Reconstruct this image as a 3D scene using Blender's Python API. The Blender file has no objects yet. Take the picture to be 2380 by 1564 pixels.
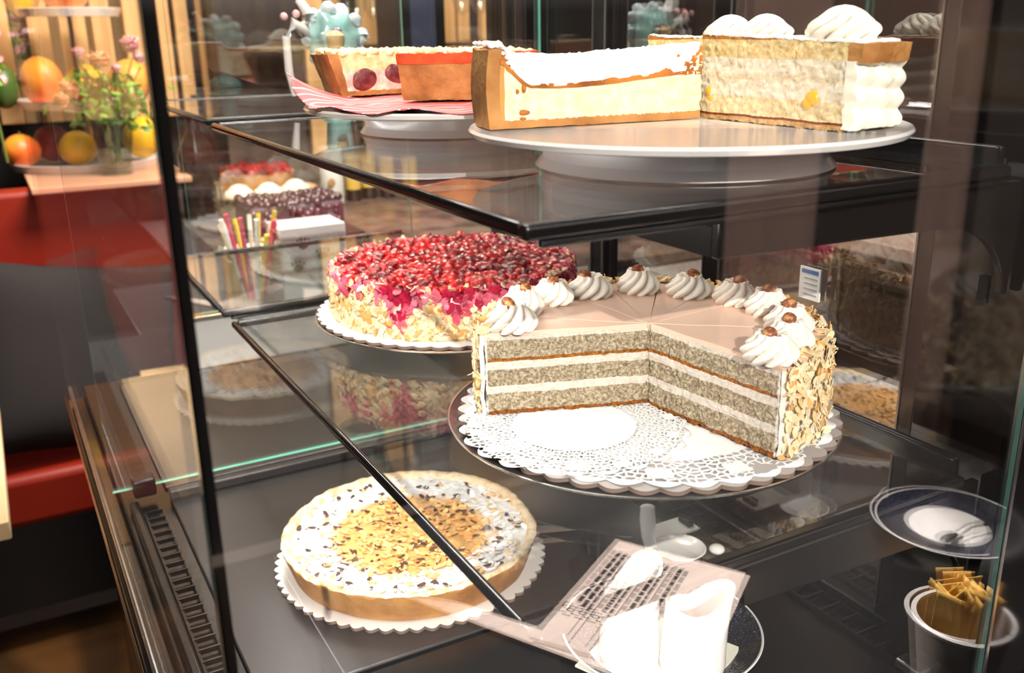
import bpy, bmesh, math, random
from math import sin, cos, pi, radians, atan2, hypot, sqrt
from mathutils import Vector, Matrix, Quaternion, noise as mnoise

random.seed(7)
scene = bpy.context.scene
COL = scene.collection
U = 0.3                       # one layout unit = 30 cm
CZ = 1.35                     # eye height of the camera above the floor (m)

def p3(x, y, z):              # layout units (origin at the eye) -> metres
    return Vector((x * U, y * U, CZ + z * U))

# ------------------------------------------------------------------ camera
YAW, PITCH, ROLL = radians(28.6), radians(17.8), radians(-1.0)
fw = Vector((sin(YAW) * cos(PITCH), cos(YAW) * cos(PITCH), -sin(PITCH)))
rt = Vector((cos(YAW), -sin(YAW), 0.0))
up = rt.cross(fw)
r2 = rt * cos(ROLL) + up * sin(ROLL)
u2 = -rt * sin(ROLL) + up * cos(ROLL)
cam_data = bpy.data.cameras.new('camera')
cam = bpy.data.objects.new('camera', cam_data)
COL.objects.link(cam)
cam.matrix_world = Matrix(((r2.x, u2.x, -fw.x, 0), (r2.y, u2.y, -fw.y, 0), (r2.z, u2.z, -fw.z, CZ), (0, 0, 0, 1)))
cam_data.sensor_width = 36.0
cam_data.sensor_fit = 'HORIZONTAL'
cam_data.lens = 36.0 * 2200.0 / 2380.0
cam_data.clip_start = 0.02
cam_data.dof.use_dof = True
cam_data.dof.focus_distance = 0.72
cam_data.dof.aperture_fstop = 9.0
scene.camera = cam

# ------------------------------------------------------------------ world
world = bpy.data.worlds.new('world')
scene.world = world
world.use_nodes = True
wn, wl = world.node_tree.nodes, world.node_tree.links
wn.clear()
w_out = wn.new('ShaderNodeOutputWorld')
w_bg = wn.new('ShaderNodeBackground')
w_tc = wn.new('ShaderNodeTexCoord')
w_sep = wn.new('ShaderNodeSeparateXYZ')
w_rmp = wn.new('ShaderNodeValToRGB')
w_rmp.color_ramp.elements[0].position = 0.02
w_rmp.color_ramp.elements[0].color = (0.006, 0.005, 0.005, 1)
w_rmp.color_ramp.elements[1].position = 0.35
w_rmp.color_ramp.elements[1].color = (1.0, 0.965, 0.93, 1)
wl.new(w_tc.outputs['Generated'], w_sep.inputs[0])
wl.new(w_sep.outputs['Z'], w_rmp.inputs[0])
wl.new(w_rmp.outputs[0], w_bg.inputs['Color'])
w_bg.inputs['Strength'].default_value = 1.9
wl.new(w_bg.outputs[0], w_out.inputs[0])

# ------------------------------------------------------------------ lights
def aim(o, d):
    o.rotation_mode = 'QUATERNION'
    o.rotation_quaternion = Vector((0, 0, -1)).rotation_difference(Vector(d).normalized())

sun_data = bpy.data.lights.new('sun', 'SUN')
sun_data.energy = 4.0
sun_data.angle = radians(0.6)
sun_data.color = (1.0, 0.95, 0.88)
sun = bpy.data.objects.new('sun', sun_data)
COL.objects.link(sun)
SAZ, SEL = radians(22), radians(25)
aim(sun, (sin(SAZ) * cos(SEL), cos(SAZ) * cos(SEL), -sin(SEL)))

def area(name, loc, d, sx, sy, power, color=(1, 1, 1)):
    a = bpy.data.lights.new(name, 'AREA')
    a.shape = 'RECTANGLE'
    a.size, a.size_y, a.energy, a.color = sx, sy, power, color
    o = bpy.data.objects.new(name, a)
    COL.objects.link(o)
    o.location = p3(*loc)
    aim(o, d)
    return o

area('case_lamp', (0.95, 3.0, 2.38), (0.10, 0, -1), 0.22, 0.75, 8.5, (1.0, 0.94, 0.87))
area('upper_shelf_fill', (0.715, 2.35, -0.315), (0.55, 0.0, -1), 0.012, 0.62, 1.1, (1.0, 0.96, 0.92))  # added under the shelf edge to brighten the cakes below it
area('middle_shelf_fill', (0.710, 2.35, -1.05), (0.35, 0.0, -1), 0.012, 0.62, 0.5, (1.0, 0.96, 0.92))  # added likewise, brightens the pie in the well
area('slat_wall_fill', (2.4, 7.4, 3.6), (0.0, 0.6, -1), 0.8, 0.3, 14, (1.0, 0.84, 0.62))  # added light for slats and vase, which the sun doesn't reach
area('kitchen_lamp', (2.6, 5.6, 3.4), (0, 0.15, -1), 0.9, 0.5, 62, (1.0, 0.93, 0.85))
area('bench_fill', (0.1, 5.4, 3.8), (0.05, 0.45, -1), 0.25, 0.25, 1.6, (1.0, 0.88, 0.72))  # added fill over bench and ledge, stands for no fixture
area('back_counter_lamp', (4.2, 2.6, 3.6), (0, 0, -1), 0.5, 1.0, 1.6, (1.0, 0.88, 0.78))

pd = bpy.data.lights.new('cafe_table_fill', 'SPOT')  # added spot, brightens the tabletop things so their reflections show
pd.energy, pd.spot_size, pd.spot_blend, pd.color, pd.shadow_soft_size = 190, radians(36), 0.25, (1.0, 0.93, 0.88), 0.04
pdo = bpy.data.objects.new('cafe_table_fill', pd)
COL.objects.link(pdo)
pdo.location = p3(2.1, 0.1, 1.6)
aim(pdo, (0, 0.02, -1))

vs = scene.view_settings
vs.view_transform = 'Standard'
vs.look = 'None'
vs.gamma = 1.0
vs.use_curve_mapping = False
vs.exposure = 0.42
cy = scene.cycles
cy.max_bounces = 14
cy.diffuse_bounces = 3
cy.glossy_bounces = 6
cy.transmission_bounces = 8
cy.transparent_max_bounces = 40
cy.caustics_reflective = False
cy.caustics_refractive = False
cy.sample_clamp_indirect = 8.0

# ------------------------------------------------------------------ materials
def srgb(r, g, b):
    f = lambda c: ((c / 255.0) / 12.92) if c / 255.0 <= 0.04045 else (((c / 255.0) + 0.055) / 1.055) ** 2.4
    return (f(r), f(g), f(b), 1.0)

class NT:
    def __init__(self, name):
        self.m = bpy.data.materials.new(name)
        self.m.use_nodes = True
        self.t = self.m.node_tree
        self.t.nodes.clear()
        self.out = self.t.nodes.new('ShaderNodeOutputMaterial')
    def n(self, kind, **kw):
        nd = self.t.nodes.new('ShaderNode' + kind)
        for k, v in kw.items():
            if k.startswith('i_'):
                nd.inputs[k[2:].replace('_', ' ')].default_value = v
            else:
                setattr(nd, k, v)
        return nd
    def l(self, a, b):
        self.t.links.new(a, b)
    def math(self, op, a, b=None, clamp=False):
        nd = self.t.nodes.new('ShaderNodeMath')
        nd.operation = op
        nd.use_clamp = clamp
        for i, v in enumerate((a, b)):
            if v is None: continue
            if isinstance(v, (int, float)): nd.inputs[i].default_value = v
            else: self.l(v, nd.inputs[i])
        return nd.outputs[0]
    def coords(self):
        return self.n('TexCoord').outputs['Object']
    def noise(self, scale, detail=4, rough=0.55, vec=None):
        nd = self.n('TexNoise')
        nd.inputs['Scale'].default_value = scale
        nd.inputs['Detail'].default_value = detail
        nd.inputs['Roughness'].default_value = rough
        self.l(vec if vec is not None else self.coords(), nd.inputs['Vector'])
        return nd.outputs['Fac']
    def ramp(self, fac, stops, mode='LINEAR'):
        nd = self.n('ValToRGB')
        nd.color_ramp.interpolation = mode
        e = nd.color_ramp.elements
        while len(e) < len(stops): e.new(0.5)
        for el, (pos, c) in zip(e, stops):
            el.position = pos
            el.color = c if len(c) == 4 else (*c, 1)
        self.l(fac, nd.inputs[0])
        return nd.outputs[0]
    def mix(self, fac, a, b):
        nd = self.t.nodes.new('ShaderNodeMix')
        nd.data_type = 'RGBA'
        for v, s in ((fac, 0), (a, 6), (b, 7)):
            if isinstance(v, (int, float, tuple)): nd.inputs[s].default_value = v
            else: self.l(v, nd.inputs[s])
        return nd.outputs[2]
    def principled(self, color, rough=0.5, metal=0.0, spec=0.5, coat=0.0, sss=0.0, bump=None, trans=0.0):
        p = self.n('BsdfPrincipled')
        for v, s in ((color, 'Base Color'), (rough, 'Roughness'), (metal, 'Metallic')):
            if isinstance(v, (int, float, tuple)): p.inputs[s].default_value = v
            else: self.l(v, p.inputs[s])
        p.inputs['Specular IOR Level'].default_value = spec
        p.inputs['Coat Weight'].default_value = coat
        p.inputs['Coat Roughness'].default_value = 0.06
        p.inputs['Transmission Weight'].default_value = trans
        if sss:
            p.inputs['Subsurface Weight'].default_value = sss
            p.inputs['Subsurface Scale'].default_value = 0.006
            p.inputs['Subsurface Radius'].default_value = (1.0, 0.7, 0.5)
        if bump is not None:
            h, strength, dist = bump
            b = self.n('Bump')
            b.inputs['Strength'].default_value = strength
            b.inputs['Distance'].default_value = dist
            self.l(h, b.inputs['Height'])
            self.l(b.outputs[0], p.inputs['Normal'])
        self.l(p.outputs[0], self.out.inputs[0])
        return p

def plain(name, c, rough=0.5, metal=0.0, spec=0.5, coat=0.0, sss=0.0, bump=None, vary=None):
    """bump=(noise scale, strength, distance m); vary=(colour, noise scale, lo, hi)"""
    t = NT(name)
    col = srgb(*c)
    if vary:
        c2, sc, lo, hi = vary
        col = t.ramp(t.noise(sc, 5), [(lo, col), (hi, srgb(*c2))])
    b = None
    if bump:
        b = (t.noise(bump[0], 6, 0.6), bump[1], bump[2])
    t.principled(col, rough, metal, spec, coat, sss, b)
    return t.m

def glass_material(name, tint=(0.97, 0.985, 0.98, 1), r0=0.045, dust=0.0, haze=0.0, graze=1.0):
    t = NT(name)
    g = t.n('NewGeometry')
    d = t.n('VectorMath', operation='DOT_PRODUCT')
    t.l(g.outputs['Normal'], d.inputs[0])
    t.l(g.outputs['Incoming'], d.inputs[1])
    c = t.math('ABSOLUTE', d.outputs['Value'])
    k = t.math('POWER', t.math('SUBTRACT', 1.0, c, True), 5.0)
    f = t.math('ADD', t.math('MULTIPLY', k, (1.0 - r0) * graze), r0, True)
    tr = t.n('BsdfTransparent')
    tr.inputs['Color'].default_value = tint
    gl = t.n('BsdfGlossy')
    gl.inputs['Roughness'].default_value = 0.0
    gl.inputs['Color'].default_value = (1, 1, 1, 1)
    mx = t.n('MixShader')
    t.l(f, mx.inputs[0]); t.l(tr.outputs[0], mx.inputs[1]); t.l(gl.outputs[0], mx.inputs[2])
    last = mx.outputs[0]
    if dust:
        v = t.n('TexVoronoi')
        v.inputs['Scale'].default_value = 170.0
        t.l(t.coords(), v.inputs['Vector'])
        sep = t.n('SeparateColor')
        t.l(v.outputs['Color'], sep.inputs[0])
        size = t.math('MULTIPLY', sep.outputs[0], 0.085)
        spot = t.math('LESS_THAN', v.outputs['Distance'], size)
        some = t.math('GREATER_THAN', sep.outputs[1], 1.0 - dust)
        fac = t.math('MULTIPLY', t.math('MULTIPLY', spot, some), 0.6)
        if haze:
            fac = t.math('ADD', fac, t.math('MULTIPLY', t.noise(9, 6), haze), True)
        df = t.n('BsdfDiffuse')
        df.inputs['Color'].default_value = (0.75, 0.72, 0.7, 1)
        m2 = t.n('MixShader')
        t.l(fac, m2.inputs[0]); t.l(last, m2.inputs[1]); t.l(df.outputs[0], m2.inputs[2])
        last = m2.outputs[0]
    t.l(last, t.out.inputs[0])
    return t.m

def layered(name, stops, height, jitter=0.05, jscale=40, crumb=260, bump=0.9, rough=0.85, rim=None, sss=0.0):
    """cake cross-section: colours change with local height (0..1 of height in metres); rim=(radius m, colour)"""
    t = NT(name)
    co = t.coords()
    sep = t.n('SeparateXYZ')
    t.l(co, sep.inputs[0])
    z = t.math('DIVIDE', sep.outputs['Z'], height)
    j = t.math('MULTIPLY', t.math('SUBTRACT', t.noise(jscale, 3), 0.5), jitter * 2)
    zz = t.math('ADD', z, j, True)
    light = t.ramp(zz, [(p, srgb(*a)) for p, a, b in stops], 'CONSTANT')
    dark = t.ramp(zz, [(p, srgb(*b)) for p, a, b in stops], 'CONSTANT')
    cr = t.noise(crumb, 8, 0.7)
    fac = t.ramp(cr, [(0.42, (1, 1, 1, 1)), (0.60, (0, 0, 0, 1))])
    col = t.mix(fac, light, dark)
    if rim:
        r = t.math('SQRT', t.math('ADD', t.math('POWER', sep.outputs['X'], 2.0), t.math('POWER', sep.outputs['Y'], 2.0)))
        rr = t.math('ADD', r, t.math('MULTIPLY', j, 0.05))
        col = t.mix(t.math('GREATER_THAN', rr, rim[0]), col, srgb(*rim[1]))
    t.principled(col, rough, 0, 0.2, 0, sss, (cr, bump, 0.0025))
    return t.m

MATS = {}
MATS['black'] = plain('black_metal', (12, 10, 10), 0.26, 0.0, 0.5, vary=((17, 14, 13), 30, 0.4, 0.7))
MATS['black_satin'] = plain('black_satin', (9, 8, 8), 0.32, 0.0, 0.5)
MATS['black_gloss'] = plain('black_gloss', (12, 10, 10), 0.1, 0.0, 0.6)
MATS['tray'] = plain('dark_tray', (62, 58, 58), 0.36, 0.5, 0.6, bump=(900, 0.05, 0.0004))
MATS['tray_black'] = plain('black_tray', (11, 10, 10), 0.22, 0.0, 0.6, bump=(900, 0.06, 0.0004))
MATS['chrome'] = plain('polished_steel', (236, 232, 228), 0.26, 1.0, bump=(14, 0.2, 0.003))
MATS['trim'] = plain('champagne_metal', (226, 204, 176), 0.2, 1.0)
MATS['steel'] = plain('brushed_steel', (150, 146, 144), 0.3, 1.0)
MATS['dark_steel'] = plain('dark_steel', (92, 84, 80), 0.3, 1.0)
MATS['porcelain'] = plain('white_porcelain', (236, 231, 228), 0.12, 0, 0.5, coat=0.4)
MATS['stoneware'] = plain('glazed_grey_white', (238, 230, 229), 0.2, 0, 0.5, coat=0.2)
MATS['glass_front'] = glass_material('front_glass', (0.985, 0.985, 0.98, 1), 0.07, dust=0.035)
MATS['glass_side'] = glass_material('side_glass', (0.985, 0.985, 0.98, 1), 0.02, dust=0.16, haze=0.012, graze=0.22)
MATS['glass_end'] = glass_material('end_glass', (0.985, 0.99, 0.985, 1), 0.10)
MATS['glass_door'] = glass_material('door_glass', (0.90, 0.89, 0.88, 1), 0.22, dust=0.03)
MATS['glass_shelf'] = glass_material('shelf_glass', (0.975, 0.985, 0.98, 1), 0.045)
MATS['glass_clear'] = glass_material('clear_glass', (0.97, 0.985, 0.975, 1), 0.05)
MATS['glass_edge_dark'] = plain('dark_glass_edge', (70, 104, 96), 0.12, 0, 0.6, coat=0.5)
MATS['glass_edge'] = plain('lit_green_glass_edge', (120, 214, 190), 0.15, 0, 0.6, coat=0.5)  # glass green, brightened to stand in for light guided inside the pane
MATS['board'] = plain('white_cardboard', (240, 236, 232), 0.6, bump=(300, 0.1, 0.0004))
MATS['board_shade'] = plain('shade_toned_cardboard', (176, 170, 166), 0.6)  # white board greyed to paint in shade behind the doily holes
MATS['board_edge'] = plain('grey_cardboard', (120, 100, 88), 0.8)
MATS['cream'] = plain('nut_cream', (240, 232, 220), 0.5, 0, 0.3, sss=0.15, bump=(420, 0.25, 0.0006), vary=((214, 200, 182), 900, 0.62, 0.75))
MATS['whipped'] = plain('whipped_cream', (250, 244, 226), 0.5, 0, 0.3, sss=0.15, bump=(300, 0.2, 0.0006))
MATS['icing'] = plain('beige_icing', (228, 192, 170), 0.32, 0, 0.4, sss=0.1, bump=(40, 0.08, 0.002))
MATS['hazelnut'] = plain('hazelnut', (126, 64, 36), 0.4, 0, 0.4, vary=((196, 140, 78), 160, 0.5, 0.62))
MATS['flake'] = plain('almond_flake', (242, 220, 178), 0.55, 0, 0.3, sss=0.1, vary=((222, 176, 112), 60, 0.45, 0.75))
MATS['flake_tan'] = plain('toasted_flake', (214, 160, 92), 0.55, 0, 0.3)
MATS['flake_pink'] = plain('pink_stained_flake', (226, 120, 140), 0.4, 0, 0.4, vary=((190, 46, 78), 60, 0.4, 0.7))
MATS['flake_red'] = plain('red_stained_flake', (168, 26, 58), 0.3, 0, 0.5)
MATS['berry1'] = plain('raspberry_bright', (178, 8, 20), 0.08, 0, 0.6, coat=0.6, bump=(260, 0.6, 0.002))
MATS['berry2'] = plain('raspberry_dark', (120, 4, 20), 0.08, 0, 0.6, coat=0.6, bump=(260, 0.6, 0.002))
MATS['berry3'] = plain('raspberry_orange', (206, 30, 30), 0.1, 0, 0.6, coat=0.6, bump=(260, 0.6, 0.002))
MATS['glaze'] = plain('red_glaze', (150, 6, 22), 0.08, 0, 0.6, coat=0.8, bump=(90, 0.5, 0.004))
MATS['nut_sponge'] = layered('nut_sponge', [
    (0.0, (176, 108, 40), (132, 72, 24)), (0.045, (218, 203, 174), (146, 127, 100)), (0.27, (246, 238, 226), (232, 218, 200)),
    (0.375, (218, 203, 174), (142, 123, 96)), (0.585, (246, 238, 226), (232, 218, 200)), (0.685, (190, 122, 48), (140, 80, 28)),
    (0.73, (220, 205, 176), (146, 127, 100)), (0.955, (246, 238, 226), (236, 220, 204))], 0.208 * U, 0.035, 26, 420, 1.0,
    rim=(0.421 * U, (244, 236, 224)))
MATS['cheese'] = layered('cheese_filling', [
    (0.0, (214, 164, 92), (178, 122, 58)), (0.10, (248, 232, 200), (240, 214, 170))], 0.16 * U, 0.03, 50, 160, 0.5,
    rim=(0.500 * U, (206, 150, 82)), sss=0.1)
MATS['crust'] = plain('golden_crust', (202, 148, 88), 0.7, 0, 0.3, bump=(160, 0.6, 0.002), vary=((150, 94, 42), 26, 0.35, 0.7))
MATS['crust_sugar'] = plain('sugared_crust', (240, 218, 188), 0.8, 0, 0.2, bump=(260, 0.6, 0.001), vary=((222, 180, 126), 120, 0.45, 0.65))
MATS['crust_dark'] = plain('brown_crust', (192, 138, 82), 0.7, 0, 0.3, bump=(190, 0.7, 0.002), vary=((140, 90, 44), 40, 0.4, 0.7))
MATS['crust_red'] = plain('glazed_red_crust', (206, 96, 52), 0.4, 0, 0.4, bump=(120, 0.4, 0.001), vary=((186, 60, 34), 30, 0.4, 0.6))
MATS['brown_skin'] = plain('browned_skin', (190, 116, 44), 0.6, 0, 0.3, bump=(140, 0.4, 0.001), vary=((128, 70, 24), 30, 0.4, 0.65))
MATS['sugar'] = plain('powdered_sugar', (252, 250, 248), 0.9, 0, 0.1, bump=(220, 0.5, 0.0015), vary=((236, 222, 204), 30, 0.62, 0.8))
MATS['cream_cake'] = layered('cream_cake_layers', [
    (0.0, (222, 186, 130), (196, 150, 96)), (0.055, (150, 76, 34), (120, 52, 20)), (0.085, (250, 236, 196), (234, 206, 150)),
    (0.30, (250, 242, 222), (242, 226, 196)), (0.50, (246, 230, 200), (236, 214, 176)), (0.56, (250, 242, 222), (240, 222, 190)),
    (0.74, (250, 232, 180), (232, 196, 124)), (0.955, (212, 150, 74), (180, 112, 46))], 0.185 * U, 0.03, 30, 240, 0.9, sss=0.1)
MATS['plum_fill'] = layered('plum_filling', [
    (0.0, (222, 170, 96), (190, 130, 62)), (0.12, (250, 226, 200), (236, 176, 168)), (0.62, (252, 230, 184), (240, 200, 140))],
    0.125 * U, 0.05, 60, 110, 0.5, sss=0.1)
MATS['plum'] = plain('plum_flesh', (96, 26, 34), 0.3, 0, 0.5, coat=0.3, bump=(240, 0.8, 0.002), vary=((150, 70, 66), 120, 0.5, 0.7))
MATS['crumble'] = plain('butter_crumble', (252, 232, 186), 0.8, 0, 0.2, bump=(260, 0.8, 0.002), vary=((232, 190, 116), 70, 0.5, 0.75))
MATS['leather_red'] = plain('red_leather', (132, 30, 12), 0.5, 0, 0.3, bump=(60, 0.15, 0.003), vary=((128, 28, 10), 6, 0.4, 0.7))
MATS['pillow'] = plain('charcoal_fabric', (46, 42, 42), 0.9, 0, 0.1, bump=(500, 0.4, 0.001))
MATS['pale_wood'] = plain('pale_wood', (232, 200, 156), 0.5, 0, 0.4, vary=((218, 182, 136), 5, 0.4, 0.7))
MATS['ledge'] = plain('rose_wood_ledge', (214, 160, 128), 0.4)
MATS['paper'] = plain('ivory_paper', (248, 244, 228), 0.8)
MATS['white_paint'] = plain('white_card', (240, 238, 232), 0.6)
MATS['gold'] = plain('gold_packet', (236, 186, 92), 0.4, 0.15, 0.5, bump=(60, 0.4, 0.003))
MATS['grey_cup'] = plain('grey_cup', (172, 160, 154), 0.5)
MATS['ink'] = plain('dark_ink', (34, 28, 26), 0.7)
MATS['beige_card'] = plain('beige_menu_paper', (248, 226, 214), 0.6)
MATS['stone'] = plain('brown_stone', (104, 88, 78), 0.35, vary=((58, 48, 44), 14, 0.35, 0.65))
MATS['cabinet'] = plain('dark_brown_laminate', (44, 32, 28), 0.45)
MATS['leaf'] = plain('green_leaf', (92, 138, 44), 0.5, vary=((140, 176, 70), 40, 0.4, 0.6))
MATS['stem'] = plain('green_stem', (96, 112, 52), 0.5)
MATS['petal_pink'] = plain('pink_petal', (238, 150, 160), 0.6, vary=((250, 206, 206), 60, 0.4, 0.6))
MATS['petal_peach'] = plain('peach_petal', (250, 172, 116), 0.6, vary=((252, 204, 164), 60, 0.4, 0.6))
MATS['lemon'] = plain('lemon_peel', (244, 190, 36), 0.4, bump=(300, 0.3, 0.001))
MATS['orange'] = plain('mango_peel', (240, 150, 44), 0.4, bump=(300, 0.2, 0.001), vary=((232, 96, 36), 9, 0.45, 0.65))
MATS['green_fruit'] = plain('avocado_peel', (54, 82, 26), 0.45, bump=(200, 0.4, 0.001))
MATS['vase_glass'] = glass_material('vase_glass', (0.86, 0.90, 0.86, 1), 0.09)
MATS['turquoise'] = plain('turquoise_glaze', (138, 194, 186), 0.15, 0, 0.5, coat=0.4, vary=((206, 226, 226), 8, 0.4, 0.7))
MATS['purple'] = plain('purple_glaze', (120, 84, 120), 0.2)
MATS['dark_bottle'] = plain('dark_bottle_glass', (44, 22, 18), 0.08, 0, 0.6)
MATS['yellow_label'] = plain('yellow_label', (226, 186, 84), 0.6)
MATS['dark_berry'] = plain('dark_berries', (66, 30, 44), 0.15, 0, 0.6, coat=0.5)
MATS['navy'] = None

def cell_plate():
    t = NT('speckled_navy_glaze')
    v = t.n('TexVoronoi', feature='DISTANCE_TO_EDGE')
    v.inputs['Scale'].default_value = 330.0
    t.l(t.coords(), v.inputs['Vector'])
    col = t.ramp(v.outputs['Distance'], [(0.02, srgb(10, 10, 18)), (0.16, srgb(30, 34, 52)), (0.5, srgb(74, 84, 112))])
    t.principled(col, 0.16, 0, 0.6, 0.4, 0, (v.outputs['Distance'], 0.5, 0.001))
    return t.m
MATS['navy'] = cell_plate()

def wood_floor():
    t = NT('oak_floor')
    w = t.n('TexWave')
    w.inputs['Scale'].default_value = 1.6
    w.inputs['Distortion'].default_value = 7.0
    w.inputs['Detail'].default_value = 3.0
    t.l(t.coords(), w.inputs['Vector'])
    t.principled(t.ramp(w.outputs['Fac'], [(0.2, srgb(58, 36, 14)), (0.8, srgb(92, 58, 24))]), 0.45)
    return t.m
MATS['floor'] = wood_floor()

def slat_wood():
    t = NT('oak_slat')
    w = t.n('TexWave', bands_direction='X')
    w.inputs['Scale'].default_value = 6.0
    w.inputs['Distortion'].default_value = 1.5
    t.l(t.coords(), w.inputs['Vector'])
    t.principled(t.ramp(w.outputs['Fac'], [(0.0, srgb(214, 164, 106)), (1.0, srgb(226, 178, 120))]), 0.5)
    return t.m
MATS['slat'] = slat_wood()

def lace():
    """white paper with a band of punched holes between two radii"""
    def make(name, r_in, r_out, density):
        t = NT(name)
        co = t.coords()
        sep = t.n('SeparateXYZ'); t.l(co, sep.inputs[0])
        r = t.math('SQRT', t.math('ADD', t.math('POWER', sep.outputs['X'], 2.0), t.math('POWER', sep.outputs['Y'], 2.0)))
        ang = t.math('ARCTAN2', sep.outputs['Y'], sep.outputs['X'])
        cmb = t.n('CombineXYZ')
        t.l(t.math('MULTIPLY', ang, density), cmb.inputs[0])
        t.l(t.math('MULTIPLY', r, density / (0.8 * r_out)), cmb.inputs[1])
        v = t.n('TexVoronoi', feature='DISTANCE_TO_EDGE', voronoi_dimensions='2D')
        v.inputs['Scale'].default_value = 1.0
        v.inputs['Randomness'].default_value = 0.85
        t.l(cmb.outputs[0], v.inputs['Vector'])
        hole = t.math('GREATER_THAN', v.outputs['Distance'], 0.125)
        band = t.math('MULTIPLY', t.math('GREATER_THAN', r, r_in), t.math('LESS_THAN', r, r_out * 0.955))
        # solid medallions
        wv = t.math('SINE', t.math('MULTIPLY', ang, 14.0))
        med = t.math('MULTIPLY', t.math('GREATER_THAN', wv, 0.55),
                     t.math('LESS_THAN', t.math('ABSOLUTE', t.math('SUBTRACT', r, r_out * 0.86)), r_out * 0.05))
        keep = t.math('SUBTRACT', 1.0, med)
        fac = t.math('MULTIPLY', t.math('MULTIPLY', hole, band), keep)
        df = t.n('BsdfDiffuse'); df.inputs['Color'].default_value = (0.87, 0.86, 0.85, 1)
        tr = t.n('BsdfTransparent')
        mx = t.n('MixShader')
        t.l(fac, mx.inputs[0]); t.l(df.outputs[0], mx.inputs[1]); t.l(tr.outputs[0], mx.inputs[2])
        t.l(mx.outputs[0], t.out.inputs[0])
        return t.m
    return make
lace_material = lace()
MATS['lace_big'] = lace_material('lace_paper_large', 0.340 * U, 0.475 * U, 19)
MATS['lace_small'] = lace_material('lace_paper_small', 0.155 * U, 0.287 * U, 15)

def pie_top():
    t = NT('pie_filling')
    co = t.coords()
    sep = t.n('SeparateXYZ'); t.l(co, sep.inputs[0])
    r = t.math('SQRT', t.math('ADD', t.math('POWER', sep.outputs['X'], 2.0), t.math('POWER', sep.outputs['Y'], 2.0)))
    rr = t.math('ADD', t.math('DIVIDE', r, U), t.math('MULTIPLY', t.math('SUBTRACT', t.noise(45, 5, 0.65), 0.5), 0.10))
    orange = t.ramp(t.noise(70, 5), [(0.3, srgb(246, 192, 122)), (0.7, srgb(226, 158, 82))])
    v = t.n('TexVoronoi'); v.inputs['Scale'].default_value = 105.0
    t.l(co, v.inputs['Vector'])
    spots = t.ramp(v.outputs['Distance'], [(0.17, (1, 1, 1, 1)), (0.30, (0, 0, 0, 1))])
    orange = t.mix(spots, orange, srgb(96, 22, 34))
    n2 = t.noise(95, 6, 0.7)
    sug = t.ramp(n2, [(0.30, srgb(170, 130, 106)), (0.37, srgb(242, 238, 234)), (0.6, srgb(252, 250, 250))])
    ring = t.ramp(rr, [(0.235, (0, 0, 0, 1)), (0.285, (1, 1, 1, 1))])
    col = t.mix(ring, orange, sug)
    t.principled(col, 0.75, 0, 0.25, 0, 0, (n2, 0.7, 0.003))
    return t.m
MATS['pie_top'] = pie_top()

def side_coat():
    """raspberry cake side: cream with red juice running down from the top"""
    t = NT('cream_with_juice')
    co = t.coords()
    sep = t.n('SeparateXYZ'); t.l(co, sep.inputs[0])
    z = t.math('DIVIDE', sep.outputs['Z'], 0.15 * U)
    mp = t.n('Mapping'); mp.inputs['Scale'].default_value = (1, 1, 0.18)
    t.l(co, mp.inputs['Vector'])
    n = t.noise(38, 5, 0.6, mp.outputs[0])
    f = t.math('ADD', t.math('MULTIPLY', z, 0.55), t.math('MULTIPLY', n, 0.9))
    col = t.ramp(f, [(0.72, srgb(246, 234, 204)), (0.84, srgb(226, 120, 140)), (0.96, srgb(176, 24, 58))])
    t.principled(col, 0.5, 0, 0.3, 0, 0.1, (t.noise(160, 6, 0.7), 0.8, 0.003))
    return t.m
MATS['side_coat'] = side_coat()

def napkin_pattern():
    t = NT('pink_marbled_paper')
    w = t.n('TexWave', wave_type='RINGS')
    w.inputs['Scale'].default_value = 14.0
    w.inputs['Distortion'].default_value = 9.0
    w.inputs['Detail'].default_value = 1.0
    w.inputs['Detail Scale'].default_value = 1.2
    t.l(t.coords(), w.inputs['Vector'])
    t.principled(t.ramp(w.outputs['Fac'], [(0.40, srgb(222, 84, 88)), (0.50, srgb(236, 206, 202)), (0.70, srgb(240, 214, 210)), (0.80, srgb(224, 98, 100))]), 0.6)
    return t.m
MATS['napkin'] = napkin_pattern()

def curtain_material():
    t = NT('pale_curtain')
    d = t.n('BsdfDiffuse'); d.inputs['Color'].default_value = (0.8, 0.66, 0.6, 1)
    tl = t.n('BsdfTranslucent'); tl.inputs['Color'].default_value = (0.8, 0.64, 0.58, 1)
    mx = t.n('MixShader'); mx.inputs[0].default_value = 0.5
    t.l(d.outputs[0], mx.inputs[1]); t.l(tl.outputs[0], mx.inputs[2]); t.l(mx.outputs[0], t.out.inputs[0])
    return t.m
MATS['curtain'] = curtain_material()

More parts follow.
